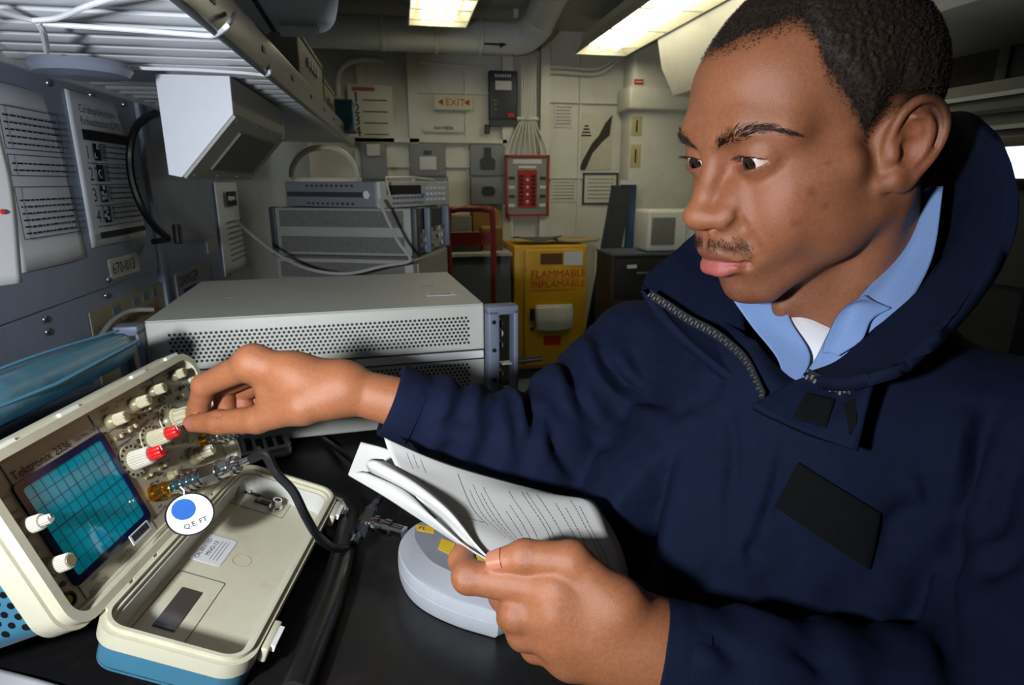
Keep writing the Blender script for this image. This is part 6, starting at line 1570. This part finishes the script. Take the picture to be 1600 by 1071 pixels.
# yellow flammables cabinet
e, w, h = bbox('flammables_cabinet', 803, 383, 918, 578, 3.45, .45, mat('safety_yellow', (196, 152, 24), .42, var=.05, scale=5), 'yellow flammable-storage cabinet with red lettering at the far end', 'cabinet')
zc_ = e.matrix_world.translation.z; MB().box((w/2, -zc_/2, -.22), (w*.96, zc_, .42)).build('plinth', M_DARK, e)
dr = MB().box((w*.54, h*.5, .006), (w*.80, h*.94, .014), None, .004).build('door', mat('safety_yellow', (196, 152, 24), .42), e)
text('FLAMMABLE', w*.135, M_REDINK, dr, Matrix.Translation((w*.22, h*.755, .0145)), sx=1.05); text('KEEP FIRE AWAY', w*.082, mat('orange_ink', (190, 96, 30), .6), dr, Matrix.Translation((w*.22, h*.722, .0145)), sx=1.08); text('INFLAMABLE', w*.125, M_REDINK, dr, Matrix.Translation((w*.22, h*.675, .0145)), sx=1.08)
MB().box((w*.52, h*.652, .0138), (w*.62, .006, .001)).build('red_rule', mat('orange_ink', (190, 96, 30), .6), dr)
MB().box((w*.50, h*.90, .0145), (w*.30, h*.085, .002)).build('name_plate', mat('brown_plate', (92, 56, 30), .5), dr); MB().box((w*.80, h*.90, .0145), (w*.26, h*.11, .002)).build('white_label', M_PAPER, dr)
MB().box((w*.24, h*.46, .02), (w*.05, h*.10, .02), None, .004).build('handle', M_BLACKP, dr); MB().lathe((w*.24, h*.34, .013), (0, 0, 1), [(0, .012), (.008, .010)], 14).build('lock', M_BLACKP, dr); MB().box((w*.53, h*.235, .0145), (w*.24, h*.075, .002)).build('red_label', M_REDINK, dr)
V, Q = sheet_np(np.array([[(w*.28, h*.52, .03), (w*.55, h*.53, .045), (w*.80, h*.52, .03)], [(w*.28, h*.42, .04), (w*.55, h*.42, .06), (w*.80, h*.43, .045)], [(w*.30, h*.33, .03), (w*.55, h*.325, .05), (w*.80, h*.335, .035)]]), .003, 6, 6)
pk = link('plastic_pocket', np_mesh('plastic_pocket', V, Q), mat('clear_plastic', (196, 198, 196), .12, var=.1, scale=20, bump=.4, bscale=40), None, e.matrix_world.copy()); tag(pk, 'shiny clear plastic document pocket taped to the yellow cabinet door', 'pocket')
MB().box((w*.54, h*.525, .024), (w*.5, .012, .02)).build('tape_strip', M_PAPER, pk)
zt4 = e.matrix_world.translation.z+h; ex = e.matrix_world.translation.x
for k, (x0, x1, zz, tl, lb) in enumerate(((.03, .30, .02, .10, 'curled dark folder on top of the yellow cabinet'), (.28, .52, .012, .03, 'stack of tan papers on top of the yellow cabinet'))):
    G_ = np.array([[(ex+x0+(x1-x0)*u_, 3.5+.22*v_, zt4+.006+zz+tl*(.5-u_)**2*(1-v_)) for v_ in (0, .5, 1)] for u_ in (0, .33, .66, 1)])
    V, Q = sheet_np(G_, .014 if k else .006, 5, 5); tag(link('papers', np_mesh('papers', V, Q), mat('folder%d' % k, (70, 70, 66) if k == 0 else (150, 136, 96), .6, var=.2)), lb, 'papers')
# red hand truck with gear
hy = 3.1
ht = empty('hand_truck', (on(770, 330, 1, hy)[0], hy, 0), 'dark red tubular hand truck standing left of the yellow cabinet', 'hand truck'); hx = ht.location.x
M_MAROON = mat('maroon_paint', (112, 30, 24), .4, var=.1)
zt5 = on(760, 328, 1, hy)[2]; xa = on(700, 330, 1, hy)[0]-hx
MB().tube([Vector(p) for p in catmull([(0, 0, .04), (0, 0, .5), (0, 0, zt5-.05), (-.03, 0, zt5), (-.12, 0, zt5+.005), (xa+.03, 0, zt5), (xa, 0, zt5-.05), (xa, 0, .5), (xa, 0, .04)], 5)], .016, 10).build('frame', M_MAROON, ht)
for yy in (368, 378): MB().box((xa/2, 0, on(760, yy, 1, hy)[2]), (-xa, .02, .035)).build('cross_plate', M_MAROON, ht)
for x in (xa-.03, .03): MB().lathe((x-.02, .06, .10), (1, 0, 0), [(0, .08), (.01, .1), (.03, .1), (.04, .08)], 24).build('wheel', M_BLACKP, ht)
MB().box((xa/2, -.10, .02), (-xa, .22, .012)).build('toe_plate', M_MAROON, ht)
cab, w, h = bbox('steel_cabinet', 705, 398, 798, 600, 3.35, .5, mat('cabinet_slate', (82, 86, 92), .5, var=.06), 'low slate-grey cabinet behind the hand truck', 'cabinet')
zc_ = cab.matrix_world.translation.z
if zc_ > 0: MB().box((w/2, -zc_/2, -.25), (w, zc_, .48)).build('plinth', M_DARK, cab)
MB().box((w*.5, h+.004, -.24), (w*1.03, .016, .54)).build('top', mat('pale_top', (150, 150, 140), .5), cab); MB().box((w*.5, h*.5, .004), (w*.9, h*.86, .01), None, .003).build('door', mat('cabinet_slate', (82, 86, 92), .5), cab)
zct = zc_+h+.012; cx0 = cab.matrix_world.translation.x
for k, (x0, x1, y0, hh, cl, lb) in enumerate(((.02, .20, 3.42, .10, (40, 38, 36), 'black case on the slate cabinet'), (.21, .33, 3.45, .13, (120, 92, 40), 'amber cardboard carton on the slate cabinet'), (.03, .17, 3.62, .19, (104, 100, 90), 'grey-tan carton at the back of the slate cabinet'), (.18, .34, 3.64, .22, (128, 90, 34), 'brown cardboard box at the back of the slate cabinet'))):
    e = empty('carton', (cx0+(x0+x1)/2, y0+.08, zct), lb, 'box'); MB().box((0, 0, hh/2), (x1-x0, .16, hh), None, .004).build('body', mat('carton%d' % k, cl, .7, var=.15), e); MB().box((0, 0, hh+.003), (x1-x0-.01, .05, .006)).build('tape', mat('tape_tan', (160, 130, 80), .4), e)
# leaning dark strip, filing cabinet, white appliance
p0, p1 = on(972, 292, 1, 3.60), on(930, 520, 1, 3.60); Ls = np.linalg.norm(p0-p1)
ly = (p0-p1)/Ls; ln = frame(p1, np.cross(ly, [0, -1, 0]), ly)
tag(MB().box((0, Ls*.30, 0), (.13, Ls*1.40, .02)).build('steel_strip', M_DARK, None, ln), 'dark steel strip leaning against the wall right of the yellow cabinet', 'strip')
e, w, h = bbox('filing_cabinet', 948, 396, 1140, 600, 3.25, .28, mat('black_brown_steel', (34, 31, 29), .45, var=.08), 'black filing cabinet under the white appliance', 'cabinet')
zc_ = e.matrix_world.translation.z
if zc_ > 0.0: MB().box((w/2, -zc_/2, -.14), (w, zc_, .27)).build('plinth', M_DARK, e)
for i in range(3):
    for j in range(2):
        dr = MB().box((w*(.26+.49*j), h*(.83-.31*i), .006), (w*.45, h*.28, .014), None, .003).build('drawer', mat('black_brown_steel', (34, 31, 29), .45), e); MB().box((w*(.26+.49*j), h*(.83-.31*i)+.03, .02), (w*.12, .012, .018), None, .003).build('pull', M_SCREW, dr)
        MB().box((w*(.16+.49*j), h*(.92-.31*i), .0145), (w*.08, .02, .001)).build('label_holder', M_PAPER, dr)
MB().box((w*.5, h+.006, -.135), (w*1.01, .012, .30)).build('top', mat('grey_blue_top', (84, 90, 100), .3), e); zft = zc_+h+.013
e, w, h = bbox('white_appliance', 1010, 329, 1105, 395, 3.28, .22, mat('appliance_white', (208, 208, 202), .35, var=.02), 'white microwave-like appliance on the black filing cabinet', 'appliance', .02)
e.location.z = zft+.002
MB().box((w*.26, h*.5, .004), (w*.40, h*.66, .01), None, .006).build('door_window', mat('window_grey', (120, 122, 116), .2), e); MB().box((w*.62, h*.5, .008), (w*.05, h*.6, .02), None, .006).build('handle', M_PAPER, e)
for i in range(2): MB().lathe((w*.80, h*(.35+.3*i), .0), (0, 0, 1), [(0, .02), (.015, .017)], 20).build('control_knob', M_SHELF, e)
bt, w, h = bbox('hanging_bag', 966, 282, 996, 392, 3.93, .03, mat('blue_bag', (58, 86, 120), .2, var=.3, scale=14), 'blue and clear plastic bag hanging on the white column', 'bag', .012)
MB().box((w*.5, h*.97, .008), (w*1.25, h*.06, .03)).build('rolled_top', M_PAPER, bt); MB().box((w*.2, h*.45, .006), (w*.3, h*.8, .016), None, .006).build('clear_side', M_WHITE, bt)
for (x0, x1, y0, y1, lb) in ((986, 1004, 182, 212, 'small beige note at the top of the white column'), (984, 1002, 226, 262, 'yellowed tag lower on the white column')):
    e, w, h = bbox('column_note', x0, y0, x1, y1, 3.998, .003, mat('beige_note', (186, 176, 130), .6), lb, 'note', .0004); MB().box((w*.5, h*.5, .001), (w*.14, h*.6, .002)).build('mark', M_INK, e)
e, w, h = bbox('red_tag', 991, 124, 1006, 132, 3.998, .004, M_REDINK, 'small red tag on the white column', 'tag', .0005); MB().box((w*.5, h*.5, .001), (w*.8, h*.2, .001)).build('white_line', M_PAPER, e)
# ------------------------------------------------------------------ right wall behind the man's head
def FW_R(y, z): return frame((XR-.001, y, z), (0, -1, 0), (0, 0, 1))                 # on the right wall, x towards the camera
def rw(name, x0, y0, x1, y1, dep, m, label, cat, part='body', bev=.002):
    q = [on(x, y, 0, XR) for x, y in ((x0, y0), (x1, y0), (x0, y1), (x1, y1))]
    ya, yb = max(p[1] for p in q), min(p[1] for p in q); z0, z1 = (q[2][2]+q[3][2])/2, (q[0][2]+q[1][2])/2; w, h = ya-yb, z1-z0
    e = empty(name, FW_R(ya, z0), label, cat); MB().box((w/2, h/2, dep/2), (w, h, dep), None, bev).build(part, m, e); return e, w, h, dep
e, w, h, d = rw('framed_poster', 1476, -60, 1566, 138, .012, mat('dark_poster', (44, 34, 28), .35, var=.35, scale=5), 'dark brown framed poster on the right wall behind the head', 'poster', 'picture')
MB().ring([(-.02, -.02), (w+.02, -.02), (w+.02, h+.02), (-.02, h+.02)], [(0, 0), (w, 0), (w, h), (0, h)], 0, .02).build('frame', mat('frame_grey', (112, 114, 116), .4), e)
for i in range(3): MB().box((w*.55, h*(.80-.045*i), .0125), (w*.7, .008, .001)).build('caption_line', mat('dim_gold', (120, 96, 52), .6), e)
MB().box((w*.45, h*.5, .0125), (w*.25, h*.05, .001)).build('picture_detail', mat('dim_orange', (130, 74, 36), .6), e)
e, w, h, d = rw('framed_poster', 1606, -60, 1720, 132, .012, mat('dark_poster_blue', (34, 40, 52), .35, var=.35, scale=5), 'dark blue framed poster at the right edge of the picture', 'poster', 'picture')
MB().ring([(-.02, -.02), (w+.02, -.02), (w+.02, h+.02), (-.02, h+.02)], [(0, 0), (w, 0), (w, h), (0, h)], 0, .02).build('frame', mat('frame_grey', (112, 114, 116), .4), e); MB().box((w*.4, h*.75, .0125), (w*.6, h*.16, .001)).build('red_area', mat('dim_red', (96, 36, 26), .6), e)
e, w, h, d = rw('equipment_rack', 1440, 150, 1760, 420, .34, mat('rack_grey', (92, 97, 100), .5, var=.08), 'grey equipment rack along the right wall behind the collar', 'rack', 'cabinet')
for i in range(4): MB().box((w*.5, h*(.93-.08*i), d+.004), (w*.99, .012, .01)).build('rack_strip', M_DARK if i % 2 else M_SHELF, e)
rk = e
zr = rk.matrix_world.translation.z
MB().box((w/2, -zr/2, d/2), (w*.98, zr, d*.96)).build('pedestal', M_DARK, rk)
mq = [on(x, y, 0, XR-d-.012) for x, y in ((1540, 232), (1680, 232), (1540, 279), (1680, 279))]
mo = empty('monitor', frame((XR-d-.004, mq[0][1], mq[2][2]), (0, -1, 0), (0, 0, 1)), 'glowing white monitor screen at the right edge, behind the collar', 'monitor'); mw_, mh_ = mq[0][1]-mq[1][1], mq[0][2]-mq[2][2]
MB().box((mw_/2, mh_/2, .004), (mw_+.06, mh_+.06, .012), None, .003).build('bezel', M_BLACKP, mo); MB().box((mw_/2, mh_/2, .0115), (mw_, mh_, .002)).build('screen', mat('lit_screen', (225, 240, 235), .3, emit=((.86, 1.0, .95), 2.2)), mo)
